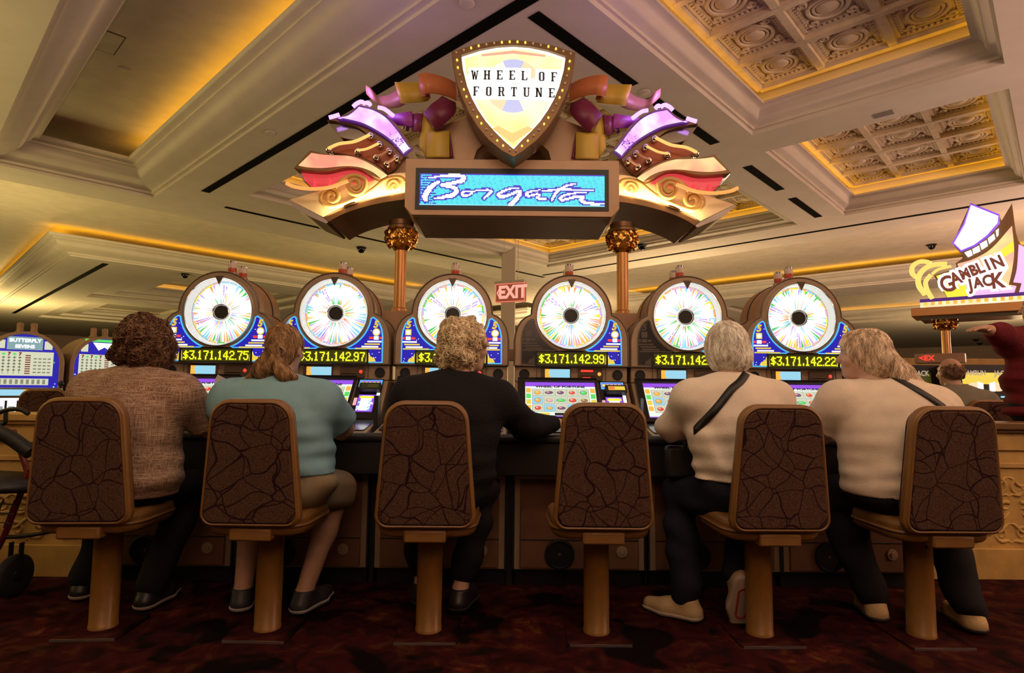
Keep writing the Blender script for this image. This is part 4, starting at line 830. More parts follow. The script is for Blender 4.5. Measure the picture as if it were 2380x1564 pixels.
for s in (-1, 1): MB().flat([(s*x, z) for x, z in [(sf[3][0]*0.95, sf[3][1]-0.08), (sf[5][0]*0.97, sf[5][1]), (sf[5][0]*0.82, sf[5][1]+0.02)]], y).build('shield_print', SPA, fc)
mb = MB()
for s in (-1, 1): mb.flat([(0, sf[11][1]+0.03), (s*0.14, sf[9][1]+0.01), (s*0.10, sf[9][1]+0.03), (0, sf[11][1]+0.10)], y)
mb.build('shield_print', SPA, fc); mb = MB()
mb.flat([(sf[2][0], sf[2][1]-0.01), (0, sf[0][1]-0.012), (-sf[2][0], sf[2][1]-0.01), (-sf[2][0], sf[2][1]-0.025), (0, sf[0][1]-0.035), (sf[2][0], sf[2][1]-0.025)], y)
mb.build('shield_print', emis('sp_b', (1, 0.45, 0.32), 1.0), fc)
# slab lettering on white tiles
def slab(ch):
    R = lambda a, b, c, d: [(a, c), (b, c), (b, d), (a, d)]
    st, sf_ = 0.22, 0.10
    stem = lambda x: [R(x, x+st, 0, 1), R(x-0.07, x+st+0.07, 0, sf_), R(x-0.07, x+st+0.07, 1-sf_, 1)]
    if ch == 'H': return stem(0.02)+stem(0.46)+[R(0.2, 0.5, 0.45, 0.57)]
    if ch in 'EF':
        o = stem(0.05)+[R(0.2, 0.66, 1-sf_, 1), R(0.58, 0.68, 0.74, 1), R(0.2, 0.45, 0.46, 0.56), R(0.40, 0.48, 0.40, 0.62)]
        return o+([R(0.2, 0.66, 0, sf_), R(0.58, 0.70, 0, 0.27)] if ch == 'E' else [])
    if ch == 'L': return stem(0.05)+[R(0.2, 0.66, 0, sf_), R(0.58, 0.70, 0, 0.3)]
    if ch == 'T': return [R(0.24, 0.46, 0, 1), R(0.15, 0.55, 0, sf_), R(0.0, 0.7, 1-sf_, 1), R(0.0, 0.1, 0.72, 1), R(0.6, 0.7, 0.72, 1)]
    if ch == 'W': return [[(0.0, 1), (0.2, 1), (0.32, 0), (0.18, 0)], [(0.32, 0.9), (0.46, 0.9), (0.32, 0), (0.18, 0)], [(0.32, 0.9), (0.46, 0.9), (0.62, 0), (0.48, 0)], [(0.66, 1), (0.78, 1), (0.62, 0), (0.48, 0)], R(-0.08, 0.26, 1-sf_, 1), R(0.58, 0.86, 1-sf_, 1)]
    if ch == 'N': return stem(-0.02)[:1]+[R(-0.09, 0.2, 0, sf_), R(-0.09, 0.2, 1-sf_, 1), R(0.5, 0.66, 0, 1), R(0.42, 0.73, 1-sf_, 1), [(0.02, 1), (0.22, 1), (0.66, 0), (0.46, 0)]]
    if ch == 'U': return [R(0.02, 0.24, 0.18, 1), R(0.5, 0.64, 0.18, 1), R(-0.06, 0.31, 1-sf_, 1), R(0.42, 0.72, 1-sf_, 1), [(0.02, 0.2), (0.24, 0.2), (0.30, 0.11), (0.44, 0.11), (0.5, 0.2), (0.64, 0.2), (0.56, 0.03), (0.42, 0), (0.24, 0), (0.08, 0.04)]]
    if ch == 'O': return [R(0.02, 0.24, 0.16, 0.84), R(0.46, 0.68, 0.16, 0.84), [(0.02, 0.84), (0.1, 0.96), (0.25, 1), (0.45, 1), (0.6, 0.96), (0.68, 0.84), (0.46, 0.84), (0.40, 0.90), (0.30, 0.90), (0.24, 0.84)], [(0.02, 0.16), (0.1, 0.04), (0.25, 0), (0.45, 0), (0.6, 0.04), (0.68, 0.16), (0.46, 0.16), (0.40, 0.10), (0.30, 0.10), (0.24, 0.16)]]
    if ch == 'R': return stem(0.02)+[R(0.2, 0.5, 1-sf_, 1), R(0.2, 0.5, 0.46, 0.56), R(0.44, 0.66, 0.58, 0.88), [(0.44, 0.88), (0.66, 0.88), (0.56, 1), (0.44, 1)], [(0.44, 0.58), (0.66, 0.58), (0.56, 0.46), (0.44, 0.46)], [(0.36, 0.48), (0.54, 0.48), (0.68, 0.08), (0.46, 0.08)], R(0.46, 0.76, 0, sf_)]
rows = (('WHEEL OF', [(1101.5, 175), (1131, 174.5), (1160.5, 174.5), (1189.5, 175), (1218, 176), None, (1258, 178), (1287, 179)]), ('FORTUNE', [(1106, 212), (1135, 212.5), (1164.5, 213), (1193.5, 213.5), (1223, 214.5), (1252, 215), (1281.5, 216)]))
r_un = math.tan(ROLL)
for word, cs in rows:
    for ch, c in zip(word, cs):
        if c is None: continue
        lx, lz = loc(c[0]+1, c[1], YS+0.02); th_ = 0.098; tl = MB(); tl.rect(lx-0.0425, lx+0.0425, lz-0.055, lz+0.055, YS+0.022-SY)
        tile = tl.build('letter_tile', emis('tile_white', (1, 1, 0.97), 1.5) if 'tile' not in M else M['tile'], fc); M.setdefault('tile', tile.data.materials[0])
        h_ = 0.066; mb = MB()
        for pg in slab(ch): mb.flat([(lx-0.35*0.058+a*0.058, lz-h_/2+b*h_) for a, b in pg], YS+0.018-SY)
        mb.build('letter', M['inkdark'], tile)
# marquee bulbs round the shield
outl = [((a[0]+b[0])/2, (a[1]+b[1])/2) for a, b in zip(so, si)]
pl = both(outl); seg = []; tot = 0
for i in range(len(pl)):
    a, b = Vector(pl[i]), Vector(pl[(i+1) % len(pl)]); seg.append((tot, a, b)); tot += (b-a).length
bulb_on = emis('bulb_on', (1.0, 0.66, 0.10), 1.5); bulb_off = mat('bulb_off', (0.75, 0.6, 0.5), 0.25)
bm_ = MB().lathe([(0.007, 0.0), (0.007, -0.01), (0.005, -0.015), (0.0001, -0.017)], n=10, axis='y').mesh('bulb'); bm2 = bm_.copy(); bm_.materials.append(bulb_on); bm2.materials.append(bulb_off)
NB = 46
for i in range(NB):
    s = tot*(i+0.5)/NB; o, a, b = [q for q in seg if q[0] <= s][-1]; p = a+(b-a).normalized()*(s-o)
    obj('bulb', bm_ if i % 4 in (0, 1) else bm2, (), shield, loc=(p.x, YS-SY-0.001, p.y))
# tan backing with arch behind the shield
bk = L2([(1022, 372), (1030, 300), (1060, 285), (1130, 300), (1189, 320)], 4.1); cz_ = loc(1189, 372, 4.1)[1]
half = [(loc(985, 372, 4.1)[0], cz_), (loc(1000, 292, 4.1)[0], loc(0, 292, 4.1)[1]-0.0), (loc(1090, 270, 4.1)[0], loc(1090, 270, 4.1)[1]), (0, loc(1189, 262, 4.1)[1])]
archh = [(-0.28+0.0, cz_), (-0.26, cz_+0.07), (-0.20, cz_+0.13), (-0.10, cz_+0.165), (0, cz_+0.175)]
bkp = half+[(-x, z) for x, z in reversed(half[:-1])]+[(-x, z) for x, z in archh[:-1]]+list(reversed(archh))
MB().prism(bkp, 4.1-SY, 4.3-SY).build('shield_pedestal', M['tan'], sign)
MB().prism([(-0.3, cz_), (0.3, cz_), (0.26, cz_+0.2), (-0.26, cz_+0.2)], 4.28-SY, 4.32-SY).build('arch_mirror', M['chrome'], sign)
# ribbons
def rib(name, stations, m, thick=0.012, k=6):
    for s in (-1, 1):
        a = smooth_path([((atY(x, y, Y)[0]-SX)*(-s), Y-SY, atY(x, y, Y)[2]) for x, y, _, _, Y in stations], k); b = smooth_path([((atY(x, y, Y)[0]-SX)*(-s), Y-SY, atY(x, y, Y)[2]) for _, _, x, y, Y in stations], k)
        mb = MB(); n = len(a); mb.add(a+b, [(i, i+1, n+i+1, n+i) for i in range(n-1)]); o = mb.build(name, m, sign, sharp=80); md = o.modifiers.new('t', 'SOLIDIFY'); md.thickness = thick; md.offset = 0
def zr(*st): return [(880+a*.1982, 80+b*.1982, 880+c*.1982, 80+d*.1982, Y) for a, b, c, d, Y in st]
RO = mat('ribbon_orange', (0.55, 0.17, 0.055), 0.45); RY = mat('ribbon_yellow', (0.58, 0.38, 0.05), 0.45); RM = mat('ribbon_maroon', (0.16, 0.015, 0.05), 0.45); RP = mat('ribbon_violet', (0.34, 0.05, 0.36), 0.45); RK = mat('ribbon_peach', (0.32, 0.17, 0.10), 0.45)
rib('orange_ribbon', zr((900, 570, 920, 780, 4.05), (780, 510, 800, 725, 3.99), (640, 468, 680, 695, 3.95), (530, 455, 560, 690, 3.93), (470, 470, 503, 712, 3.99), (500, 480, 545, 730, 4.05), (570, 500, 608, 752, 4.07)), RO)
rib('yellow_ribbon', zr((580, 540, 605, 758, 4.09), (480, 565, 560, 785, 4.1), (350, 566, 430, 797, 4.1), (240, 562, 300, 800, 4.08), (195, 558, 262, 806, 4.12), (235, 570, 335, 808, 4.18)), RY)
rib('peach_ribbon', zr((240, 640, 330, 810, 4.2), (130, 705, 230, 855, 4.24), (0, 730, 60, 860, 4.24), (-90, 640, -60, 780, 4.2), (-150, 590, -140, 700, 4.22)), RK)
rib('maroon_ribbon', zr((742, 728, 905, 805, 4.0), (690, 770, 900, 910, 3.97), (610, 830, 800, 1020, 3.96), (530, 925, 680, 1135, 4.0)), RM)
rib('violet_ribbon', zr((385, 940, 400, 1130, 4.12), (450, 930, 420, 1145, 4.05), (525, 930, 490, 1148, 4.03)), RM)
rib('violet_ribbon', zr((60, 960, 90, 1040, 4.2), (190, 935, 250, 1070, 4.12), (300, 918, 340, 1072, 4.08), (385, 908, 402, 1075, 4.08), (360, 930, 330, 1110, 4.13), (400, 950, 345, 1140, 4.16)), RP)
rib('yellow_streamer', zr((530, 930, 665, 1140, 4.04), (505, 1080, 600, 1270, 4.04), (478, 1310, 562, 1444, 4.06)), RY)
rib('yellow_streamer', zr((565, 1150, 832, 1132, 4.02), (562, 1300, 830, 1300, 4.01), (560, 1444, 832, 1444, 4.02)), RY)
rib('maroon_streamer', zr((830, 1135, 836, 1140, 4.03), (828, 1290, 860, 1300, 4.05), (826, 1444, 880, 1444, 4.05)), RM)
# columns, capitals and pedestals
for s, cx_ in ((-1, -0.836-SX), (1, 0.818-SX)):
    MB().lathe([(0.055, 1.3), (0.055, 1.62), (0.043, 1.63), (0.043, 2.06), (0.05, 2.065), (0.05, 2.08)], (cx_, 0, 0), 28).build('column', M['column'], sign)
    cp = MB().lathe([(0.05, 2.06), (0.062, 2.075), (0.085, 2.10), (0.10, 2.14), (0.104, 2.17), (0.098, 2.2), (0.092, 2.21)], (cx_, 0, 0), 28).build('capital', M['gold'], sign)
    mb = MB(); rnd = random.Random(3)
    for ring, (r, z, n) in enumerate(((0.086, 2.105, 9), (0.102, 2.15, 11), (0.102, 2.185, 11))):
        for k in range(n):
            a = 2*PI*k/n+ring*0.3; c, sn = math.cos(a), math.sin(a)
            mb.tube([(cx_+(r+0.012*math.sin(q*0.8))*math.cos(a+0.09*math.sin(q*1.3)), (r+0.012*math.sin(q*0.8))*math.sin(a+0.09*math.sin(q*1.3)), z-0.02+0.012*q) for q in range(5)], [0.012, 0.015, 0.014, 0.011, 0.007], 6)
    mb.build('capital_leaves', M['gold'], cp)
    mb = MB(); mb.lathe([(0.09, 2.205), (0.105, 2.215), (0.105, 2.235), (0.092, 2.245), (0.092, 2.28)], (cx_, 0, 0), 8); mb.build('capital_abacus', M['bronze'], cp)
    MB().box(cx_-0.2, cx_+0.2, -0.07, 0.16, 0, 1.60).build('pedestal_box', M['barrel'], sign, bevel=0.006)
MB().box(-0.95, 0.95, -0.02, 0.12, 1.25, 1.33).build('pedestal_rail', M['barrel'], sign)
# ================================================================== FAR SIGN on the right, turned along the ceiling grid
P0 = np.array([4.40, 6.30, 0]); tv = np.array([0.765, -0.644, 0]); nv = np.array([0.644, 0.765, 0])
js = thing('neon_sign', 'tilted boat-shaped neon sign with GAMBLIN JACK lettering and a bulb strip on a brass column', 'sign', (4.4, 6.3, 0), math.atan2(tv[1], tv[0]))
def gp(x, y, off=0.0):
    d = ray(x, y); q = P0+nv*off-CAM; k = (q @ nv)/(d @ nv); p = CAM+d*k; return (float((p-P0) @ tv), float(p[2]))
def gz(pts, off=0.0): return [gp(2080+x*.2046, 460+y*.2046, off) for x, y in pts]
def GPp(name, pts, o0, o1, m, parent=js, bevel=0): return MB().prism(curvy(gz(pts, o0)), o0, o1).build(name, m, parent, bevel=bevel)
hull = GPp('sign_hull', [(440, 880), (700, 800), (690, 740), (760, 690), (780, 640), (660, 510), (860, 55), (1185, 185), (1210, 260), (1330, 60), (1400, 480), (1560, 600), (1560, 1090), (600, 1145)], 0.02, 0.22, M['bronze'], bevel=0.004)
GPp('sign_panel', [(468, 885), (730, 810), (708, 748), (900, 690), (1100, 570), (1330, 315), (1355, 600), (1330, 820), (1292, 985), (1380, 1000), (1355, 1078), (600, 1140)], -0.005, 0.02, lit_panel('patchwork_acrylic', (1.0, 0.50, 0.36), (1.0, 0.80, 0.30), 1.0, 4), hull)
GPp('patch_yellow', [(468, 885), (620, 840), (780, 950), (845, 1115), (600, 1140)], -0.008, -0.004, M['e_yellow'], hull)
GPp('patch_yellow', [(1120, 660), (1348, 480), (1352, 600), (1230, 680)], -0.008, -0.004, M['e_yellow'], hull)
GPp('patch_pink', [(845, 1115), (790, 960), (1250, 1000), (1380, 1000), (1355, 1078)], -0.008, -0.004, emis('patch_pink', (1, 0.55, 0.95), 1.0), hull)
GPp('white_sail', [(665, 510), (790, 300), (868, 80), (1178, 200), (1172, 280), (1050, 420), (900, 530), (755, 595)], -0.005, 0.02, emis('sail_white', (0.95, 0.93, 1.0), 2.5), hull)
mb = MB(); q = gz([(660, 512), (785, 298), (862, 72), (1183, 196), (1178, 285), (1055, 428), (905, 540), (752, 602)], -0.012); mb.tube([(a, -0.01, b) for a, b in q], 0.010, 6, closed=True); mb.build('sail_outline', emis('violet_edge_neon', (0.22, 0.06, 0.9), 1.5), hull)
for pts in ([(790, 620), (865, 588), (882, 645), (830, 670)], [(880, 580), (955, 540), (970, 600), (890, 635)], [(965, 520), (1040, 478), (1055, 540), (985, 585)], [(1055, 460), (1125, 405), (1140, 460), (1070, 520)], [(1145, 370), (1180, 345), (1175, 420), (1155, 438)]): GPp('porthole', pts, -0.006, 0.02, M['e_white'], hull)
GPp('pink_side_panel', [(1405, 525), (1560, 600), (1560, 1060), (1410, 1070), (1440, 965), (1345, 955), (1385, 800)], -0.005, 0.02, emis('pink_side', (0.92, 0.52, 1.0), 1.1), hull)
# lettering
def gtext(word, cps, size, m, off, bold, parent):
    mb = MB()
    for ch, (x, y, sc_, an) in zip(word, cps):
        a, b = gz([(x, y)], off)[0]; put_text(mb, ch, a, b, off, size*sc_, bold=bold, xs=0.72, ang=an)
    return mb.build(parent[0], m, parent[1])
gj = list(zip((600, 680, 780, 880, 960, 1060, 1160, 1225), (985, 905, 860, 825, 800, 765, 735, 722)))
gam = [(598, 985, 1.40, .30), (690, 918, 1.05, .30), (795, 866, 0.88, .30), (893, 826, .92, .30), (970, 800, .92, .30), (1055, 765, .95, .30), (1165, 735, 1.0, .30)]
jk = [(860, 990, .95, .12), (945, 966, .88, .12), (1050, 945, .92, .12), (1165, 945, 1.3, .06)]
gtext('GAMBLIN', gam, 0.17, M['e_white'], -0.012, 0.034, ('letter_halo', hull)); gtext('JACK', jk, 0.17, M['e_white'], -0.012, 0.034, ('letter_halo', hull))
lm = emis('letter_ink', (0.30, 0.05, 0.03), 0.6)
gtext('GAMBLIN', gam, 0.17, lm, -0.016, 0.007, ('sign_lettering', hull)); gtext('JACK', jk, 0.17, lm, -0.016, 0.007, ('sign_lettering', hull))
ny = emis('yellow_neon', (1, 0.72, 0.16), 1.1)
for pts, r in (([(240, 900), (195, 850), (205, 770), (280, 725), (350, 725), (405, 745)], 0.024), ([(345, 1100), (275, 1000), (268, 900), (330, 810), (440, 760), (590, 750)], 0.026), ([(425, 1150), (365, 1040), (350, 950), (410, 870)], 0.022), ([(420, 865), (500, 810), (640, 775)], 0.015)):
    mb = MB(); mb.tube(smooth_path([(a, 0.0, b) for a, b in gz(pts, 0.0)], 5), r, 8); mb.build('neon_curl', ny, js)
a0 = gz([(285, 1190)])[0]; a1 = gz([(285, 1255)])[0]; zt, zb = a0[1], a1[1]; xl = a0[0]; xr = 1.25
st = MB(); st.box(xl, xr, 0.0, 0.35, zb-0.0, zt); strip = st.build('bulb_strip', M['s_cream'], js)
MB().box(xl, xr, -0.01, 0.36, zt, zt+0.035).build('strip_cap', M['s_violet_edge'], js)
n = 18; bq = MB().box(-0.016, 0.016, -0.012, 0.0, -0.018, 0.018).mesh('marquee_bulb'); bq.materials.append(M['e_orange']); bq2 = bq.copy(); bq2.materials.clear(); bq2.materials.append(M['e_gold'])
for i in range(n): obj('marquee_bulb', bq if i % 3 else bq2, (), strip, loc=(xl+0.05+i*(xr-xl-0.08)/n, 0.0, (zb+zt)/2+0.012))
MB().box(xl-0.08, xr, -0.06, 0.45, zb-0.09, zb).build('sign_base', M['column'], js, bevel=0.005)
MB().box(xl+0.0, xr, 0.0, 0.42, zb-0.13, zb-0.09).build('base_soffit', M['mirror'], js)
cxg = gp(2196, 740, 0.2)[0]
MB().lathe([(0.04, 1.45), (0.04, 1.80)], (cxg, 0.2, 0), 20).build('column', M['column'], js)
MB().lathe([(0.06, 0.0), (0.06, 1.38)], (cxg, 0.2, 0), 24).build('brass_post', mat('polished_brass', (0.75, 0.55, 0.3), 0.15, metal=1), js)
cp = MB().lathe([(0.045, 1.71), (0.09, 1.75), (0.1, 1.79), (0.095, 1.84)], (cxg, 0.2, 0), 20).build('capital', M['gold'], js)
mb = MB()
for ring, (r, z, nn) in enumerate(((0.085, 1.75, 8), (0.1, 1.79, 10))):
    for k in range(nn):
        a = 2*PI*k/nn+ring*.3; mb.tube([(cxg+(r+0.01*math.sin(q*.8))*math.cos(a+.1*math.sin(q)), 0.2+(r+0.01*math.sin(q*.8))*math.sin(a+.1*math.sin(q)), z-0.02+0.013*q) for q in range(5)], [0.012, 0.015, 0.013, 0.01, 0.006], 6)
mb.build('capital_leaves', M['gold'], cp)
jb = MB().box(cxg-0.28, cxg+0.16, 0.08, 0.32, 1.36, 1.46).build('jackpot_bar', M['barrel'], js, bevel=0.004)
mb = MB(); put_text(mb, '<EX', cxg-0.17, 1.41, 0.078, 0.075, bold=0.003); mb.build('red_readout', M['e_red'], jb)
# ================================================================== BACKGROUND MACHINES
def arch_machine(loc_, rz, label, title):
    t = thing('reel_slot_machine', label, 'slot machine', loc_, rz, 'arched reel machines at the left')
    o = [(-0.35, 0.98), (-0.35, 1.25)]+arc(0, 1.25, 0.35, 180, 0, 20)[1:]+[(0.35, 0.98)]
    MB().box(-0.35, 0.35, -0.35, 0.3, 0.0, 0.74).build('cabinet', M['alu'], t, bevel=0.006); MB().box(-0.35, 0.35, -0.2, 0.3, 0.74, 0.99).build('reel_case', M['alu'], t, bevel=0.006)
    MB().frame(o, shrink(o, -0.04) if False else [(x*0.87, 0.98+(z-0.98)*0.93+0.012) for x, z in o], -0.06, 0.02).build('arch_frame', M['cab'], t, bevel=0.005)
    MB().prism([(x*0.985, z) for x, z in o], 0.0, 0.4).build('arch_shell', M['barrel'], t, bevel=0.01)
    gi = [(x*0.87, 0.98+(z-0.98)*0.93+0.012) for x, z in o]; mb = MB(); mb.flat(gi, -0.012, mi=0)
    mb.rect(-0.25, 0.25, 1.12, 1.38, -0.016, mi=1); mb.rect(-0.15, 0.15, 1.4, 1.54, -0.016, mi=2 if title else 0); rnd = random.Random(8)
    for s in (-0.2, 0.2): mb.rect(s-0.035, s+0.035, 1.41, 1.5, -0.016, mi=1)
    if title:
        put_text(mb, 'BUTTERFLY', 0, 1.50, -0.02, 0.052, 5, bold=0.002); put_text(mb, 'SEVENS', 0, 1.435, -0.02, 0.05, 5, bold=0.002)
    else: mb.flat([(-0.12, 1.52), (0.12, 1.52), (0.06, 1.43), (0, 1.47), (-0.06, 1.43)], -0.02, mi=5); mb.rect(-0.2, 0.2, 1.53, 1.56, -0.017, mi=6)
    for c in range(5):
        x = -0.215+c*0.045
        if c % 2 == 0: put_text(mb, '7', x, 1.352, -0.02, 0.045, 3, bold=0.003)
        else: mb.flat([(x+.016*math.cos(q*.6), 1.352+.012*math.sin(q*.6)) for q in range(10)], -0.02, mi=6)
        for r in range(5): mb.rect(x-0.012, x+0.012, 1.31-r*0.034, 1.32-r*0.034, -0.018, mi=4)
        mb.rect(x-0.002, x+0.002, 1.14, 1.33, -0.0185, mi=4)
    for r in range(9): mb.rect(0.01, 0.055, 1.14+r*0.024, 1.152+r*0.024, -0.018, mi=3)
    for r in range(5):
        for c in range(4): mb.rect(0.08+c*0.04, 0.108+c*0.04, 1.15+r*0.037, 1.165+r*0.037, -0.018, mi=7)
    mb.rect(-0.22, 0.22, 1.02, 1.09, -0.016, mi=1)
    for c in range(9): mb.rect(-0.2+c*0.046, -0.175+c*0.046, 1.03, 1.08, -0.018, mi=7)
    for q in range(60):
        x, z = rnd.uniform(-0.29, 0.29), rnd.uniform(1.0, 1.55)
        if abs(x) > 0.255 and x*x+max(0, z-1.25)**2 < 0.08: mb.rect(x-.006, x+.006, z-.006, z+.006, -0.017, mi=[6, 8, 9][q % 3])
    mb.build('top_glass', [M['e_blue'], M['e_paper'], emis('title_teal', (0.25, 0.42, 0.45), 0.9), emis('maroon_print', (0.3, 0.02, 0.02), 0.6), emis('grey_print', (0.15, 0.16, 0.12), 0.6), M['e_white'], M['e_green'], emis('grey_print2', (0.35, 0.36, 0.25), 0.7), M['e_violet'], M['e_sky']], t)
    cr = MB().box(-0.33, 0.33, -0.23, -0.2, 0.9, 0.985).build('card_reader', M['cabdark'], t)
    mb = MB(); mb.rect(-0.17, 0.03, 0.91, 0.975, -0.233, mi=0); mb.rect(0.03, 0.09, 0.91, 0.975, -0.233, mi=1); mb.rect(0.11, 0.2, 0.955, 0.967, -0.233, mi=2); mb.rect(0.14, 0.17, 0.915, 0.94, -0.233, mi=1); mb.build('card_display', [M['e_lcd'], M['e_orange'], M['e_red']], cr)
    rg = MB().box(-0.33, 0.33, -0.225, -0.2, 0.66, 0.89).build('reel_bezel', M['black'], t); mb = MB()
    for c in range(5): mb.rect(-0.29+c*0.095, -0.215+c*0.095, 0.70, 0.86, -0.228, mi=0); mb.rect(-0.28+c*0.095, -0.225+c*0.095, 0.74, 0.80, -0.23, mi=1)
    mb.rect(-0.3, 0.17, 0.86, 0.885, -0.229, mi=0); mb.rect(-0.1, 0.05, 0.665, 0.7, -0.23, mi=0); mb.rect(0.2, 0.3, 0.71, 0.85, -0.228, mi=3); mb.rect(0.22, 0.29, 0.67, 0.69, -0.228, mi=2)
    mb.build('reel_window', [M['e_white'], emis('reel_grey', (0.4, 0.42, 0.45), 0.8), M['e_red'], M['olive']], rg)
    MB().lathe([(0.0001, 0), (0.09, 0.0), (0.13, 0.03), (0.15, 0.09)], (-0.36, -0.1, 0.82), 24, 'x').build('side_handle_boss', M['alu'], t)
    MB().tube([(-0.42, -0.1, 0.82), (-0.45, -0.14, 0.95), (-0.45, -0.15, 1.02)], 0.014).ell((-0.45, -0.15, 1.04), 0.03).build('side_handle', M['black'], t)
    for s in (-0.06, 0.06): MB().lathe([(0.05, 1.59), (0.03, 1.62), (0.03, 1.7), (0.0001, 1.71)], (s, 0.15, 0), 16).build('candle_light', M['barrel'], t)
    return t
pA = atY(52, 885, 6.35); arch_machine((pA[0], 6.35, 0), math.radians(38), 'arched reel slot machine lettered BUTTERFLY SEVENS at far left', True)
pB = atY(236, 885, 6.95); arch_machine((pB[0], 6.95, 0), math.radians(56), 'arched reel slot machine with white butterfly emblem, half behind the curly brown hair', False)
def dark_machine(px, Y, label, word, lamp):
    p = atY(px, 900, Y); t = thing('video_slot_machine', label, 'slot machine', (p[0], Y, 0), math.radians(-8), 'dark video slot machines at the right')
    MB().box(-0.33, 0.33, -0.1, 0.5, 0, 0.8).build('cabinet', M['black'], t, bevel=0.006); MB().box(-0.35, 0.35, 0.0, 0.5, 0.8, 1.36).build('top_case', M['black'], t, bevel=0.006); MB().box(-0.3, 0.3, -0.3, -0.1, 0.66, 0.74).build('button_shelf', M['black'], t, bevel=0.004)
    mb = MB(); mb.flat([(-0.24, 1.14), (-0.25, 1.27), (0.25, 1.27), (0.26, 1.14)], -0.003, mi=0)
    for s in (-1, 1): mb.flat([(s*0.12+0.075*math.cos(q*.5), 1.11+0.05*math.sin(q*.5)) for q in range(13)], -0.005, mi=1); mb.flat([(s*0.09, 1.06), (s*0.09, 1.17), (s*0.03, 1.15), (s*0.03, 1.06)], -0.007, mi=2)
    put_text(mb, 'GAMBLIN', -0.12, 1.265, -0.008, 0.075, 3, bold=0.002, xs=0.75); put_text(mb, 'JACK', 0.16, 1.26, -0.008, 0.085, 3, bold=0.002, xs=0.75)
    mb.build('lit_glass', [M['e_gold'] if word else M['olive'], emis('hat_cream', (1, 0.72, 0.42), 1.0) if word else M['olive'], M['e_white'] if word else M['olive'], emis('title_tan', (0.7, 0.5, 0.35), 0.7)], t)
    mb = MB(); mb.rect(-0.33, -0.2, 0.98, 1.08, -0.006, mi=0); mb.rect(0.14, 0.3, 0.99, 1.01, -0.006, mi=1); mb.rect(0.3, 0.33, 0.9, 0.93, -0.006, mi=2); mb.rect(0.24, 0.28, 0.96, 0.975, -0.006, mi=3); mb.build('panel_lamps', [M['e_paper'], M['e_lcd'], M['e_red'], M['e_orange']], t)
    MB().box(-0.26, 0.26, -0.008, 0.0, 0.82, 0.97).build('video_screen', M['blackgloss'], t)
dark_machine(2292, 6.6, 'dark slot machine with lit jack lettering glass beyond the bald man', True, 1); dark_machine(2110, 6.9, 'dark slot machine with unlit glass left of the brass post', False, 0)
b = atY(2185, 900, 7.4); t = thing('machine_bank_housing', 'olive housing rail over the dark slot machines at the right', 'housing', (b[0]+0.7, 7.5, 0)); MB().box(-2.0, 1.2, 0.1, 0.3, 0, 1.38).build('housing_body', M['cabdark'], t, bevel=0.01); MB().box(-2.02, 1.22, 0.05, 0.32, 1.38, 1.48).build('housing_rail', M['partition'], t, bevel=0.01)
# stools further back
p = atY(85, 925, 4.95); d = dup(stool0, (p[0], 5.15, 0), math.radians(20), 'empty stool with dark rounded back before the arched reel machines', 'stools further back')
p = atY(2305, 960, 4.5); d = dup(stool0, (p[0], 4.72, 0), math.radians(-4), 'stool under the bald man beyond the low wall', 'stools further back')
# ================================================================== ROLLATOR at the left edge
rl = thing('rollator', 'red framed rollator walker with black seat and wheels at the left edge', 'walker', (-2.5, 2.95, 0), math.radians(-90+12))
def W2(px, py, Y): p = atY(px, py, Y); return rl.matrix_basis.inverted() @ Vector(p)
def rtube(name, pts, r, m): return MB().tube(smooth_path([tuple(W2(*p)) for p in pts], 4), r, 10).build(name, m, rl)
rtube('frame_tube', [(70, 1090, 2.9), (45, 1155, 2.9), (10, 1245, 2.9), (-20, 1300, 2.92)], 0.014, M['redframe'])
rtube('frame_tube', [(30, 1000, 3.02), (62, 1090, 3.0), (60, 1130, 2.95), (-60, 1135, 2.95)], 0.014, M['redframe'])
rtube('frame_tube', [(-80, 1130, 2.7), (-60, 1230, 2.7), (-70, 1340, 2.7)], 0.014, M['redframe'])
rtube('folding_brace', [(115, 1236, 2.9), (60, 1245, 2.9), (-40, 1252, 2.9)], 0.010, M['black'])
rtube('handle_grip', [(-10, 962, 2.95), (20, 952, 2.95), (48, 952, 2.95), (66, 962, 2.95)], 0.011, M['black'])
rtube('brake_lever', [(-20, 975, 2.95), (10, 985, 2.95), (14, 958, 2.95)], 0.010, M['black'])
rtube('backrest_strap', [(-40, 990, 2.9), (20, 1015, 2.9), (72, 1052, 2.9)], 0.034, M['blackpad'])
a, b = W2(-70, 1105, 2.95), W2(62, 1140, 2.85); 
s_ = MB(); s_.add([tuple(W2(x, y, Y)) for x, y, Y in ((-80, 1105, 3.05), (64, 1112, 3.05), (66, 1146, 2.75), (-80, 1150, 2.75))], [(0, 1, 2, 3)]); so_o = s_.build('seat', M['blackpad'], rl); md = so_o.modifiers.new('t', 'SOLIDIFY'); md.thickness = 0.035
mb = MB()
for q in range(5): mb.tube([tuple(W2(-70+q*26, 1150+3*q, 2.8)), tuple(W2(-80+q*22, 1215+3*q, 2.8))], 0.003, 6)
for q in range(3): mb.tube([tuple(W2(-80, 1165+q*20, 2.8)), tuple(W2(40-q*6, 1173+q*22, 2.8))], 0.003, 6)
mb.build('wire_basket', M['black'], rl)
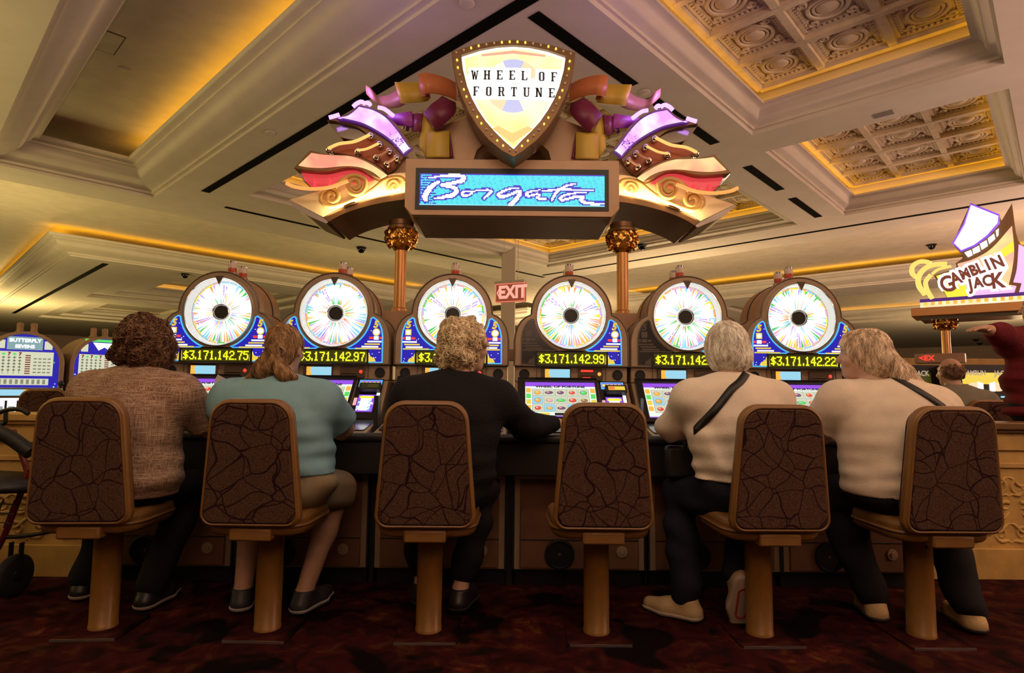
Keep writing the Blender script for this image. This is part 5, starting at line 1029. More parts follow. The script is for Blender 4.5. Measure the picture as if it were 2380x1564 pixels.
for (px, Y) in ((36, 2.98), (-60, 2.75), (-110, 3.05)):
    q = atY(px, 1300, Y); c = rl.matrix_basis.inverted() @ Vector((q[0], Y, 0.103)); mb = MB()
    mb.lathe([(0.03, -0.02), (0.085, -0.022), (0.1, -0.014), (0.103, 0), (0.1, 0.014), (0.085, 0.022), (0.03, 0.02), (0.03, -0.02)], (0, 0, 0), 28, 'x'); wv = mb.build('wheel', M['rubber'], rl, loc=c, rot=(0, 0, math.radians(75)))
    MB().lathe([(0.0001, -0.026), (0.028, -0.024), (0.03, -0.018), (0.03, 0.018), (0.028, 0.024), (0.0001, 0.026)], (0, 0, 0), 16, 'x').build('hub', M['black'], wv)
    MB().box(-0.03, -0.024, -0.012, 0.012, -0.01, 0.16).box(0.024, 0.03, -0.012, 0.012, -0.01, 0.16).build('fork', M['black'], rl, loc=c, rot=(0, 0, math.radians(75)))
p = atY(514, 886, 3.52); tk = MB().box(-0.035, 0.035, -0.0008, 0.0008, -0.03, 0.03).build('paper_ticket', mat('pale_paper', (0.75, 0.6, 0.52), 0.7), loc=(p[0], 3.52, p[2]), rot=(0.5, 0.5, 0.2)); tag(tk, 'pale paper ticket poking up beside the shoulder of the blue shirt', 'ticket')
# ================================================================== PEOPLE
from mathutils.bvhtree import BVHTree
class Field:
    """a distance field on a grid: limbs, trunk and cloth are blended in it, then skinned as one continuous surface"""
    def __init__(s, lo, hi, h):
        s.lo = np.array(lo, np.float32); s.h = h; s.n = np.ceil((np.array(hi)-np.array(lo))/h).astype(int)+1; s.f = np.full(s.n, 0.3, np.float32)
    def _sl(s, a, b, m):
        i0 = np.maximum(np.floor((np.minimum(a, b)-m-s.lo)/s.h).astype(int), 0); i1 = np.minimum(np.ceil((np.maximum(a, b)+m-s.lo)/s.h).astype(int)+1, s.n)
        if (i1 <= i0).any(): return None
        g = [s.lo[k]+s.h*np.arange(i0[k], i1[k], dtype=np.float32) for k in range(3)]
        return (slice(i0[0], i1[0]), slice(i0[1], i1[1]), slice(i0[2], i1[2])), g[0][:, None, None], g[1][None, :, None], g[2][None, None, :]
    def _mix(s, sl, d, k, sub=False):
        o = s.f[sl]
        if sub: d = -d; hh = np.maximum(k-np.abs(o-d), 0)/max(k, 1e-6); s.f[sl] = np.maximum(o, d)+hh*hh*k*0.25
        else: hh = np.maximum(k-np.abs(o-d), 0)/max(k, 1e-6); s.f[sl] = np.minimum(o, d)-hh*hh*k*0.25
    def cone(s, a, b, ra, rb=None, k=0.02, sub=False):
        rb = ra if rb is None else rb; a, b = np.array(a, np.float32), np.array(b, np.float32); q = s._sl(a, b, max(ra, rb)+k+0.05)
        if q is None: return s
        sl, X, Y, Z = q; v = b-a; l2 = float(v@v)+1e-9; t = np.clip(((X-a[0])*v[0]+(Y-a[1])*v[1]+(Z-a[2])*v[2])/l2, 0, 1)
        s._mix(sl, np.sqrt((X-a[0]-t*v[0])**2+(Y-a[1]-t*v[1])**2+(Z-a[2]-t*v[2])**2)-(ra+t*(rb-ra)), k, sub); return s
    def ell(s, c, r, k=0.03, yaw=0.0, roll=0.0, sub=False):
        c = np.array(c, np.float32); m = max(r); q = s._sl(c, c, m+k+0.05)
        if q is None: return s
        sl, X, Y, Z = q; x, y, z = X-c[0], Y-c[1], Z-c[2]
        if yaw: cy, sy = math.cos(yaw), math.sin(yaw); x, y = x*cy-y*sy, x*sy+y*cy
        if roll: cr, sr = math.cos(roll), math.sin(roll); x, z = x*cr-z*sr, x*sr+z*cr
        k0 = np.sqrt((x/r[0])**2+(y/r[1])**2+(z/r[2])**2); k1 = np.sqrt((x/r[0]**2)**2+(y/r[1]**2)**2+(z/r[2]**2)**2)+1e-6
        s._mix(sl, k0*(k0-1)/k1, k, sub); return s
    def cut(s, p, n):                                                   # keep the side the normal points away from
        n = np.array(n, float); n /= np.linalg.norm(n); g = [s.lo[k]+s.h*np.arange(s.n[k]) for k in range(3)]
        d = ((g[0]-p[0])*n[0])[:, None, None]+((g[1]-p[1])*n[1])[None, :, None]+((g[2]-p[2])*n[2])[None, None, :]; s.f = np.maximum(s.f, d.astype(np.float32)); return s
    def ripple(s, waves, amp, zr=None):
        g = [s.lo[k]+s.h*np.arange(s.n[k]) for k in range(3)]; X, Y, Z = g[0][:, None, None], g[1][None, :, None], g[2][None, None, :]; a = 0
        for (kx, ky, kz, ph, am) in waves: a = a+am*np.sin(kx*X+ky*Y+kz*Z+ph)
        if zr: a = a*np.clip((zr[1]-Z)/(zr[1]-zr[0]), 0.12, 1)
        s.f = (s.f+amp*a).astype(np.float32); return s
    def mesh(s, name, root=(0, 0, 0)):
        Fd = s.f; n = np.array(Fd.shape); sg = Fd < 0; c = np.zeros(n-1, np.int8)
        O = [(i, j, k) for i in (0, 1) for j in (0, 1) for k in (0, 1)]
        for i, j, k in O: c += sg[i:n[0]-1+i, j:n[1]-1+j, k:n[2]-1+k]
        m = (c > 0) & (c < 8); cell = np.argwhere(m); idx = np.full(n-1, -1, np.int64); idx[m] = np.arange(len(cell))
        P = np.zeros((len(cell), 3)); W = np.zeros(len(cell))
        for a in O:
            for ax in range(3):
                if a[ax]: continue
                b = list(a); b[ax] = 1; va = Fd[cell[:, 0]+a[0], cell[:, 1]+a[1], cell[:, 2]+a[2]]; vb = Fd[cell[:, 0]+b[0], cell[:, 1]+b[1], cell[:, 2]+b[2]]
                x = (va < 0) != (vb < 0); t = np.where(x, va/(va-vb+1e-12), 0); p = np.repeat(np.array([a], float), len(cell), 0); p[:, ax] += t; P[x] += p[x]; W[x] += 1
        V = s.lo+s.h*(cell+P/W[:, None])-np.array(root); Q = []
        for ax in range(3):
            u, v = (ax+1) % 3, (ax+2) % 3; A = [slice(1, n[d]-1) for d in range(3)]; A[ax] = slice(0, n[ax]-1); B = list(A); B[ax] = slice(1, n[ax])
            fa, fb = sg[tuple(A)], sg[tuple(B)]
            for w, fl in ((fa & ~fb, False), (~fa & fb, True)):
                p = np.argwhere(w); off = np.ones(3, int); off[ax] = 0; p = p+off; e = np.eye(3, dtype=int)
                qs = [idx[tuple((p-du*e[u]-dv*e[v]).T)] for du, dv in ((0, 0), (1, 0), (1, 1), (0, 1))]
                q = np.stack(qs if not fl else qs[::-1], 1); Q.append(q[(q >= 0).all(1)])
        Q = np.concatenate(Q); me = bpy.data.meshes.new(name); me.vertices.add(len(V)); me.vertices.foreach_set('co', V.astype(np.float32).ravel())
        me.loops.add(Q.size); me.loops.foreach_set('vertex_index', Q.ravel().astype(np.int32)); me.polygons.add(len(Q)); me.polygons.foreach_set('loop_start', np.arange(0, Q.size, 4, dtype=np.int32)); me.polygons.foreach_set('loop_total', np.full(len(Q), 4, np.int32))
        me.update(calc_edges=True); me.validate(); me.shade_smooth(); return me
def soft(o, it=3, f=0.5): m = o.modifiers.new('smooth', 'SMOOTH'); m.iterations = it; m.factor = f; return o
A3 = lambda *a: np.array(a, float)
def hand(fd, wr, d, up, side, curl=0.5, sc_=1.0):
    """palm, four unequal bent fingers and a thumb; d = along the hand, up = back of the hand, side = towards the thumb"""
    d = d/np.linalg.norm(d); up = up-d*(up@d); up /= np.linalg.norm(up); sd = np.cross(d, up); sd = sd if sd@side > 0 else -sd
    L = [0.070, 0.078, 0.074, 0.058]; fd.ell(wr+d*0.045*sc_, (0.034*sc_, 0.034*sc_, 0.022*sc_), 0.015)
    for i in range(4):
        o = (0.027-0.018*i)*sc_; kn = wr+d*(0.085-0.004*abs(i-1))*sc_+sd*o; fd.cone(wr+d*0.012+sd*o*0.6, kn, 0.0135*sc_, 0.0115*sc_, 0.012)
        a1, a2 = curl*0.7, curl*1.7; p1 = kn+(d*math.cos(a1)-up*math.sin(a1))*L[i]*0.52*sc_+sd*o*0.08; p2 = p1+(d*math.cos(a2)-up*math.sin(a2))*L[i]*0.48*sc_
        fd.cone(kn, p1, 0.0098*sc_, 0.0088*sc_, 0.005); fd.cone(p1, p2, 0.0088*sc_, 0.0074*sc_, 0.004)
    t0 = wr+d*0.025*sc_+sd*0.026*sc_; t1 = t0+(d*0.6+sd*0.75-up*0.25)*0.036*sc_; fd.cone(t0, t1, 0.0135*sc_, 0.0105*sc_, 0.01); fd.cone(t1, t1+(d*0.9+sd*0.2-up*0.3)*0.032*sc_, 0.0105*sc_, 0.008*sc_, 0.004)
SKIN = mat('skin', (0.50, 0.29, 0.19), 0.5, var=0.08, vscale=25); SKIN2 = mat('skin_pale', (0.58, 0.36, 0.26), 0.5, var=0.08, vscale=25); EYE = mat('eye', (0.6, 0.58, 0.55), 0.15)
def cloth(name, c, bump=0.25, bs=180, var=0.06, rough=0.85): return mat(name, c, rough, var=var, vscale=14, bump=bump, bscale=bs, spec=0.2)
def tweed():
    m, nt, b = nodes('woven_brown_plaid'); L = nt.links; tc = nt.nodes.new('ShaderNodeTexCoord'); ws = []
    for st in ((270, 270, 14), (18, 18, 270)):
        mp = nt.nodes.new('ShaderNodeMapping'); mp.inputs['Scale'].default_value = st; L.new(tc.outputs['Object'], mp.inputs[0])
        w = nt.nodes.new('ShaderNodeTexNoise'); w.inputs['Scale'].default_value = 1.0; w.inputs['Detail'].default_value = 3; L.new(mp.outputs[0], w.inputs['Vector']); ws.append(w.outputs['Fac'])
    mx = nt.nodes.new('ShaderNodeMath'); mx.operation = 'MAXIMUM'; L.new(ws[0], mx.inputs[0]); L.new(ws[1], mx.inputs[1])
    n = nt.nodes.new('ShaderNodeTexNoise'); n.inputs['Scale'].default_value = 16; L.new(tc.outputs['Object'], n.inputs['Vector'])
    ad = nt.nodes.new('ShaderNodeMath'); ad.operation = 'MULTIPLY_ADD'; L.new(n.outputs['Fac'], ad.inputs[0]); ad.inputs[1].default_value = 0.12; L.new(mx.outputs[0], ad.inputs[2])
    r = nt.nodes.new('ShaderNodeValToRGB'); r.color_ramp.elements[0].position = 0.50; r.color_ramp.elements[1].position = 0.78; r.color_ramp.elements[0].color = (0.17, 0.085, 0.05, 1); r.color_ramp.elements[1].color = (0.56, 0.39, 0.27, 1)
    L.new(ad.outputs[0], r.inputs[0]); L.new(r.outputs[0], b.inputs['Base Color']); b.inputs['Roughness'].default_value = 0.9
    bp = nt.nodes.new('ShaderNodeBump'); bp.inputs['Strength'].default_value = 0.5; bp.inputs['Distance'].default_value = 0.004; L.new(mx.outputs[0], bp.inputs['Height']); L.new(bp.outputs[0], b.inputs['Normal']); return m
def hairmat(name, c, c2): return mat(name, c, 0.55, var=0.5, vscale=60, color2=c2, bump=0.5, bscale=90, stretch=(1, 1, 0.25), spec=0.4)
def person(cfg):
    g = cfg; hip = A3(*g['hip']); root = (hip[0], hip[1], 0.0); t = thing('person', g['label'], 'person', root)
    sk = g.get('skin', SKIN); h = 0.0075
    ch, nb, hd = A3(*g['chest']), A3(*g['neck']), A3(*g['head']); yaw = math.radians(g.get('yaw', 0)); fv = A3(math.sin(yaw), math.cos(yaw), 0); rv = A3(math.cos(yaw), -math.sin(yaw), 0); zv = A3(0, 0, 1)
    bel = hip*0.5+ch*0.5+A3(0, g.get('belly_y', 0.02), -0.02) if 'belly_c' not in g else A3(*g['belly_c'])
    sh, el, wr = [A3(*p)-A3(0, 0, 0.022) for p in g['sh']], [A3(*p) for p in g['el']], [A3(*p) for p in g['wr']]; kn, an, toe = [A3(*p) for p in g['kn']], [A3(*p) for p in g['an']], [A3(*p) for p in g['toe']]
    ag = g.get('arm', 1.0); lg = g.get('leg', 1.0); pts = np.array([hip, ch, nb, hd]+sh+el+wr+kn+an+toe); lo = pts.min(0)-0.2; hi = pts.max(0)+0.2; lo[2] = max(lo[2], -0.03); wd = g['wid']
    lo[0] = min(lo[0], hip[0]-wd[0]-.06, bel[0]-wd[1]-.06); hi[0] = max(hi[0], hip[0]+wd[0]+.06, bel[0]+wd[1]+.06); lo[1] -= 0.05
    dp = g.get('dep', (0.15, 0.14, 0.125))
    def trunk(F_, o):
        F_.ell(hip+A3(0, 0, 0.02), (wd[0]+o, dp[0]+o, 0.125+o), 0.05); F_.ell(bel, (wd[1]+o, dp[1]+o, 0.17+o), 0.09); F_.ell(ch, (wd[2]+o, dp[2]+o, 0.19+o), 0.09)
        F_.cone(sh[0]-zv*0.02, sh[1]-zv*0.02, 0.058+o, 0.058+o, 0.07)
        for s_ in sh: F_.cone(s_, nb+(s_-nb)*0.18-zv*0.012, 0.05*ag+o*0.8, 0.046+o*0.6, 0.06)
    def upper(F_, i, o, k=0.03, frac=1.0):
        e = sh[i]+(el[i]-sh[i])*frac; F_.cone(sh[i], e, 0.058*ag+o, (0.058-0.014*frac)*ag+o, k)
    def legs(F_, o, frac=1.0, k=0.03):
        for i in (0, 1):
            hj = hip+A3((kn[i]-hip)[0]*0.45, 0.02, -0.01); F_.cone(hj, kn[i], 0.083*lg+o, 0.058*lg+o, k)
            if frac > 0: e = kn[i]+(an[i]-kn[i])*frac; F_.cone(kn[i], e, 0.056*lg+o, (0.056-0.02*frac)*lg+o, k); F_.ell(kn[i]+(an[i]-kn[i])*0.35-A3(0, 0.012, 0), (0.05*lg+o, 0.052*lg+o, 0.10), k)
    # ---- body: one continuous skin
    B = Field(lo, hi, h); trunk(B, 0.0); legs(B, 0.0)
    for i in (0, 1):
        upper(B, i, 0.0); B.cone(el[i], wr[i], 0.044*ag, 0.028, 0.02); d = wr[i]-el[i]; d[2] = min(d[2], 0.02); hand(B, wr[i], g.get('hdir', [d, d])[i], g.get('hup', zv)+A3(0, 0, 0.01), A3(1 if i == 0 else -1, 0, 0), g.get('curl', 0.5))
        B.cone(an[i]-A3(0, 0, 0.02), an[i]+(toe[i]-an[i])*0.8-A3(0, 0, 0.005), 0.027, 0.02, 0.03); B.cone(an[i], an[i]+A3(0, -0.005, -0.03), 0.033, 0.024, 0.02)
    B.cone(nb-zv*0.02, hd-zv*0.05-fv*0.01, 0.056, 0.052, 0.03); B.ell(hd+zv*0.015-fv*0.008, (0.073, 0.092, 0.095), 0.02, yaw=yaw); B.ell(hd+fv*0.028-zv*0.035, (0.06, 0.066, 0.078), 0.03, yaw=yaw)
    B.ell(hd+fv*0.06-zv*0.095, (0.032, 0.03, 0.022), 0.03, yaw=yaw); B.cone(hd+fv*0.084+zv*0.012, hd+fv*0.108-zv*0.028, 0.008, 0.014, 0.012); B.ell(hd+fv*0.080+zv*0.03, (0.05, 0.014, 0.012), 0.02, yaw=yaw)
    for s_ in (-1, 1): B.ell(hd+rv*0.077*s_-zv*0.012-fv*0.005, (0.009, 0.019, 0.03), 0.006, yaw=yaw); B.ell(hd+rv*0.038*s_+fv*0.068-zv*0.03, (0.025, 0.022, 0.02), 0.02, yaw=yaw); B.ell(hd+rv*0.031*s_+fv*0.092+zv*0.008, (0.014, 0.012, 0.009), 0.006, yaw=yaw, sub=True)
    B.cone(hd+fv*0.090-rv*0.02-zv*0.058, hd+fv*0.090+rv*0.02-zv*0.058, 0.006, 0.006, 0.01); B.cone(hd+fv*0.086-rv*0.018-zv*0.071, hd+fv*0.086+rv*0.018-zv*0.071, 0.007, 0.007, 0.01)
    body = soft(obj('body', B.mesh('body', root), sk, t), 2)
    for s_ in (-1, 1): p = hd+rv*0.031*s_+fv*0.0745+zv*0.008-np.array(root); MB().ell(tuple(p), 0.0112, 12, 8).build('eye', EYE, t)
    # ---- garments
    rs = np.random.RandomState(g.get('seed', 1)); wv = [(rs.uniform(-22, 22), rs.uniform(-12, 12), rs.choice([-1, 1])*rs.uniform(18, 55), rs.uniform(0, 6), 1.0) for _ in range(5)]
    S = Field(lo, hi, h); trunk(S, g.get('ease', 0.016))
    for i in (0, 1):
        fr = g.get('sleeve', 0.8)
        if fr <= 1: upper(S, i, 0.024, 0.035, fr); e = sh[i]+(el[i]-sh[i])*fr; S.cone(sh[i]*0.3+e*0.7, e, 0.066*ag, 0.072*ag, 0.03)
        else: upper(S, i, 0.016, 0.035); S.cone(el[i], el[i]+(wr[i]-el[i])*(fr-1), 0.060*ag, 0.042, 0.025)
    S.ripple(wv, 0.0032*g.get('fold', 1.0), (hip[2], nb[2]))
    dr = [(rs.uniform(-1, 1)*16, 4, rs.uniform(60, 95)*rs.choice([-1, 1]), rs.uniform(0, 6), 1.0) for _ in range(3)]+[(rs.uniform(45, 70)*rs.choice([-1, 1]), 3, rs.uniform(14, 30), rs.uniform(0, 6), 0.9) for _ in range(3)]
    S.ripple(dr, 0.0021*g.get('fold', 1.0), (hip[2]+0.05, hip[2]+0.42))
    for i in (0, 1):                                                    # sleeve ends
        fr = g.get('sleeve', 0.8); a, b = (sh[i], el[i]) if fr <= 1 else (el[i], wr[i]); f2 = fr if fr <= 1 else fr-1; p = a+(b-a)*f2; n_ = (b-a)/np.linalg.norm(b-a)
        q = S._sl(p-0.02, p+0.14*n_+0.02, 0.10)
        if q is not None:
            sl, X, Y, Z = q; dpl = (X-p[0])*n_[0]+(Y-p[1])*n_[1]+(Z-p[2])*n_[2]; rad = np.sqrt(np.maximum((X-p[0])**2+(Y-p[1])**2+(Z-p[2])**2-dpl**2, 0))
            S.f[sl] = np.where((rad < 0.13) & (dpl > -0.02) & (np.abs(X-bel[0]) > min(wd[1], wd[2])*0.55), np.maximum(S.f[sl], np.minimum(dpl, 0.3)), S.f[sl])
    S.cut((0, 0, g['hem']), (0, g.get('hem_t', 0.0), -1)); S.ell(nb+zv*0.055+fv*0.02, (0.066, 0.075, 0.052), 0.008, sub=True)
    shirt = soft(obj(g['top'][0], S.mesh('shirt', root), g['top'][1], t), 2)
    S.ell(nb+zv*0.0, (0.072, 0.075, 0.02), 0.01) if False else None
    P = Field(lo, hi, h); P.ell(hip+A3(0, 0, 0.015), (wd[0]+0.013, dp[0]+0.013, 0.135), 0.05); P.ell(bel, (wd[1]+0.013, dp[1]+0.013, 0.182), 0.08)
    pf = g.get('pant', 0.95); legs(P, 0.018 if pf > 0 else 0.03, max(pf, 0), 0.035)
    if pf > 0:
        for i in (0, 1): P.cone(kn[i]+(an[i]-kn[i])*0.3, kn[i]+(an[i]-kn[i])*pf, 0.07*lg, 0.062, 0.03)
    P.ripple(wv, 0.003); P.cut((0, 0, max(g['hem']+0.03, hip[2]+0.10)), (0, 0, 1)); soft(obj(g['bottom'][0], P.mesh('trousers', root), g['bottom'][1], t), 2)
    for i in (0, 1):
        fd = A3(*(toe[i]-an[i])); l2 = np.linalg.norm(fd); up = g.get('shoe_up', [zv, zv])[i]; f_ = Field(np.minimum(an[i], toe[i])-0.16, np.maximum(an[i], toe[i])+0.16, 0.006); dn = -np.array(up, float)
        d2 = fd-dn*(fd@dn); d2 /= np.linalg.norm(d2); hl = an[i]+dn*0.052-d2*0.03; tp = hl+d2*0.21
        sd = np.cross(d2, dn)
        for q in (-1, 1): f_.cone(hl+sd*0.010*q, hl+d2*0.13+sd*0.018*q, 0.034, 0.036, 0.02); f_.cone(hl+d2*0.13+sd*0.018*q, tp+sd*0.008*q, 0.036, 0.026, 0.02)
        f_.cone(hl, an[i]-dn*0.005, 0.037, 0.043, 0.03); f_.cone(an[i], hl+d2*0.11-dn*0.01, 0.04, 0.033, 0.03); f_.cut(hl+dn*0.024, dn); f_.cut(an[i]-dn*0.012, -dn); f_.ell(an[i]-dn*0.02, (0.034, 0.034, 0.02), 0.005, sub=True)
        so_ = soft(obj('shoe', f_.mesh('shoe', root), g['shoe'], t), 2)
        o2 = Field(np.minimum(an[i], toe[i])-0.16, np.maximum(an[i], toe[i])+0.16, 0.006)
        for q in (-1, 1): o2.cone(hl+sd*0.010*q, hl+d2*0.13+sd*0.018*q, 0.044, 0.044, 0.02); o2.cone(hl+d2*0.13+sd*0.018*q, tp+sd*0.008*q, 0.044, 0.034, 0.02)
        o2.cut(hl+dn*0.028, dn); o2.cut(hl+dn*0.008, -dn); soft(obj('sole', o2.mesh('sole', root), g.get('sole', M['rubber']), so_), 1)
    # ---- hair
    H_ = Field(hd-0.26, hd+0.26, 0.006); 
    for c, r in g['hair']: H_.ell(hd+rv*c[0]+fv*c[1]+zv*c[2], r, 0.03, yaw=yaw)
    for a, b, r0, r1 in g.get('locks', []): H_.cone(hd+rv*a[0]+fv*a[1]+zv*a[2], hd+rv*b[0]+fv*b[1]+zv*b[2], r0, r1, 0.02)
    kf = g.get('curly', 1.0); hw = [(rs.uniform(-1, 1)*120*kf, rs.uniform(-1, 1)*120*kf, rs.uniform(-1, 1)*(90 if kf > 0.7 else 25), rs.uniform(0, 6), 1) for _ in range(7)]
    H_.ripple(hw, g.get('hair_amp', 0.0026))
    H_.ell(hd+fv*0.085-zv*0.04, (0.064, g.get('face_d', 0.075), 0.085), 0.01, yaw=yaw, sub=True); hm = H_.mesh('hair', root); V = np.empty(len(hm.vertices)*3); hm.vertices.foreach_get('co', V); V = V.reshape(-1, 3); N = np.empty(len(hm.vertices)*3); hm.vertices.foreach_get('normal', N); N = N.reshape(-1, 3)
    hair = soft(obj('hair', hm, g['hairmat'], t), 1)
    hc = hd-np.array(root); mb = MB(); ns = g.get('strands', 420)*3; pick = rs.choice(len(V), min(ns, len(V)), replace=False)
    bt = BVHTree.FromPolygons([tuple(v) for v in V], [tuple(p_.vertices) for p_ in hm.polygons])
    for j in pick:                                                      # strands that follow the head of hair
        p = Vector(V[j]); n_ = Vector(N[j])
        if (V[j]-hc)@fv > 0.05: continue
        steps = 7; L = rs.uniform(0.035, 0.075)*(0.75 if kf > 0.7 else 1.1); ph = rs.uniform(0, 6.28); off = rs.uniform(0.0005, 0.003); q = [p-n_*0.002]; hdv = Vector((rs.normal(0, 0.35), rs.normal(0, 0.35), -1)) if kf < 0.7 else Vector(rs.normal(0, 1, 3))+Vector((0, 0, -0.5))
        for s_ in range(1, steps+1):
            tg = hdv-n_*hdv.dot(n_)
            if tg.length < 1e-4: break
            tg.normalize(); sdv = n_.cross(tg); wv_ = (0.9 if kf > 0.7 else 0.22)*math.sin(ph+s_*(1.15 if kf > 0.7 else 0.7)); p = p+(tg+sdv*wv_)*(L/steps)
            loc_, nn, _, dd = bt.find_nearest(p)
            if loc_ is None or dd > 0.03: break
            lift = off+(0.005*math.sin(PI*s_/steps) if kf > 0.7 else 0)+(0.004*(s_/steps)**3 if rs.rand() < 0.2 else 0)
            p = loc_; n_ = nn; q.append(p+nn*lift)
        if len(q) > 4: m_ = len(q); mb.tube(q, [0.0026*(1-0.75*abs(2*k/(m_-1)-0.9)) if k < m_-1 else 0.0004 for k in range(m_)], 3, caps=False)
    mb.build('hair_strands', g['hairmat'], hair, sharp=80)
    return t, shirt, root, dict(hd=hd, rv=rv, fv=fv)
def seat_legs(x, y, dx=0.13, ky=0.36): return dict(kn=[(x-dx, y+ky, 0.545), (x+dx, y+ky, 0.545)], an=[(x-dx+.02, y+0.24, 0.085), (x+dx-.02, y+0.24, 0.085)], toe=[(x-dx, y+0.42, 0.03), (x+dx, y+0.42, 0.03)])
black_t = cloth('black_trousers', (0.012, 0.011, 0.013)); blackshoe = mat('black_shoe', (0.015, 0.014, 0.014), 0.4)
people = []
# woman 1: woven brown blouse, brown curls
c = dict(label='person in a woven brown blouse with curly brown hair, on the leftmost stool', hip=(-1.735, 2.66, 0.60), chest=(-1.725, 2.67, 0.90), neck=(-1.715, 2.69, 1.105), head=(-1.708, 2.73, 1.235), yaw=8, wid=(0.225, 0.195, 0.20), dep=(0.15, 0.135, 0.125),
         sh=[(-1.915, 2.69, 1.04), (-1.525, 2.70, 1.035)], el=[(-2.01, 2.83, 0.85), (-1.435, 2.84, 0.845)], wr=[(-1.95, 3.09, 0.865), (-1.62, 3.12, 0.868)], arm=1.12, sleeve=0.86, hem=0.56, ease=0.026, fold=0.9,
         kn=[(-1.95, 2.98, 0.54), (-1.60, 3.0, 0.54)], an=[(-2.10, 2.98, 0.09), (-1.70, 2.86, 0.09)], toe=[(-2.16, 3.13, 0.03), (-1.69, 3.03, 0.03)], top=('blouse', tweed()), bottom=('trousers', black_t), shoe=blackshoe, sole=mat('worn_sole', (0.30, 0.24, 0.2), 0.7),
         hair=[((0, -0.015, 0.025), (0.108, 0.115, 0.10)), ((0.0, -0.03, -0.045), (0.112, 0.095, 0.062)), ((0.055, 0.0, -0.01), (0.065, 0.09, 0.085)), ((-0.055, 0, -0.01), (0.065, 0.09, 0.085))], hairmat=hairmat('brown_curls', (0.20, 0.10, 0.045), (0.07, 0.03, 0.015)), hair_amp=0.0055, curly=1.0, strands=900, seed=3)
people.append(person(c))
# woman 2: blue shirt, ponytail, khaki shorts
c = dict(label='person in a light blue shirt and khaki shorts with a clipped blond ponytail', hip=(-1.06, 2.66, 0.60), chest=(-1.08, 2.68, 0.89), neck=(-1.078, 2.71, 1.085), head=(-1.075, 2.76, 1.225), yaw=6, wid=(0.27, 0.245, 0.235), dep=(0.17, 0.16, 0.14), belly_c=(-1.075, 2.69, 0.76),
         sh=[(-1.29, 2.71, 1.005), (-0.875, 2.71, 1.005)], el=[(-1.385, 2.86, 0.85), (-0.82, 2.86, 0.85)], wr=[(-1.25, 3.10, 0.868), (-0.98, 3.11, 0.868)], arm=1.25, sleeve=0.82, hem=0.665, ease=0.018, fold=1.0,
         kn=[(-1.27, 2.97, 0.53), (-0.86, 2.97, 0.53)], an=[(-1.25, 2.84, 0.095), (-0.955, 2.82, 0.095)], toe=[(-1.29, 3.0, 0.03), (-0.91, 2.98, 0.03)], leg=1.12, pant=0.0, top=('shirt', cloth('blue_jersey', (0.22, 0.40, 0.46))), bottom=('shorts', cloth('khaki_cotton', (0.30, 0.23, 0.14))), shoe=mat('dark_trainer', (0.03, 0.03, 0.035), 0.5), sole=mat('grey_sole', (0.35, 0.33, 0.32), 0.6),
         hair=[((0, -0.005, 0.022), (0.084, 0.104, 0.088)), ((0, -0.05, -0.03), (0.062, 0.055, 0.06))], locks=[((0, -0.105, -0.02), (-0.03, -0.125, -0.10), 0.03, 0.045), ((-0.03, -0.125, -0.10), (-0.10, -0.12, -0.145), 0.045, 0.022), ((0, -0.11, -0.06), (0.06, -0.12, -0.12), 0.03, 0.032), ((0.06, -0.12, -0.12), (0.115, -0.11, -0.135), 0.03, 0.016), ((-0.03, -0.12, -0.1), (-0.03, -0.12, -0.165), 0.04, 0.02)], hairmat=hairmat('dark_blond_hair', (0.36, 0.21, 0.09), (0.14, 0.07, 0.03)), hair_amp=0.003, curly=0.5, strands=700, seed=5)
q = person(c); people.append(q)
r0 = np.array(q[2]); hd, rv, fv = q[3]['hd'], q[3]['rv'], q[3]['fv']; hc = hd-fv*0.125+A3(0.035, 0, -0.02)-r0
MB().tube([(hc[0]+0.028*math.cos(k*0.45), hc[1]-0.004*math.sin(k), hc[2]+0.02*math.sin(k*0.45)) for k in range(14)], 0.006, 8, closed=True).build('hair_clip', mat('tortoise_clip', (0.32, 0.2, 0.1), 0.2), q[0])
# woman 3: black cardigan, pale curls, turned to the right
c = dict(label='person in a black cardigan with curly pale blond hair, reaching right to the next machine', hip=(-0.325, 2.66, 0.60), chest=(-0.285, 2.68, 0.90), neck=(-0.245, 2.70, 1.105), head=(-0.222, 2.75, 1.245), yaw=62, wid=(0.21, 0.215, 0.215), dep=(0.15, 0.145, 0.13),
         sh=[(-0.46, 2.70, 1.03), (-0.065, 2.72, 1.02)], el=[(-0.545, 2.86, 0.85), (0.075, 2.90, 0.865)], wr=[(-0.42, 3.08, 0.865), (0.245, 3.09, 0.868)], hdir=[A3(0.4, 1, 0), A3(0.9, 0.3, -0.05)], arm=1.22, sleeve=1.9, hem=0.54, ease=0.022, fold=0.9, skin=SKIN2,
         kn=[(-0.47, 2.98, 0.54), (-0.14, 2.95, 0.54)], an=[(-0.42, 2.92, 0.10), (-0.232, 2.85, 0.10)], toe=[(-0.44, 3.08, 0.03), (-0.20, 3.0, 0.03)], pant=0.80, top=('cardigan', cloth('black_knit', (0.010, 0.009, 0.010), 0.6, 120)), bottom=('trousers', black_t), shoe=blackshoe,
         hair=[((0, -0.015, 0.028), (0.108, 0.115, 0.098)), ((0.0, -0.04, -0.05), (0.098, 0.085, 0.07)), ((0.05, -0.03, 0.0), (0.058, 0.07, 0.07)), ((-0.05, -0.01, -0.005), (0.062, 0.085, 0.08))], hairmat=hairmat('pale_blond_curls', (0.85, 0.68, 0.46), (0.52, 0.36, 0.20)), hair_amp=0.0045, curly=0.75, strands=800, seed=8, face_d=0.11)
q = person(c); people.append(q); r0 = np.array(q[2]); hd, rv, fv = q[3]['hd'], q[3]['rv'], q[3]['fv']
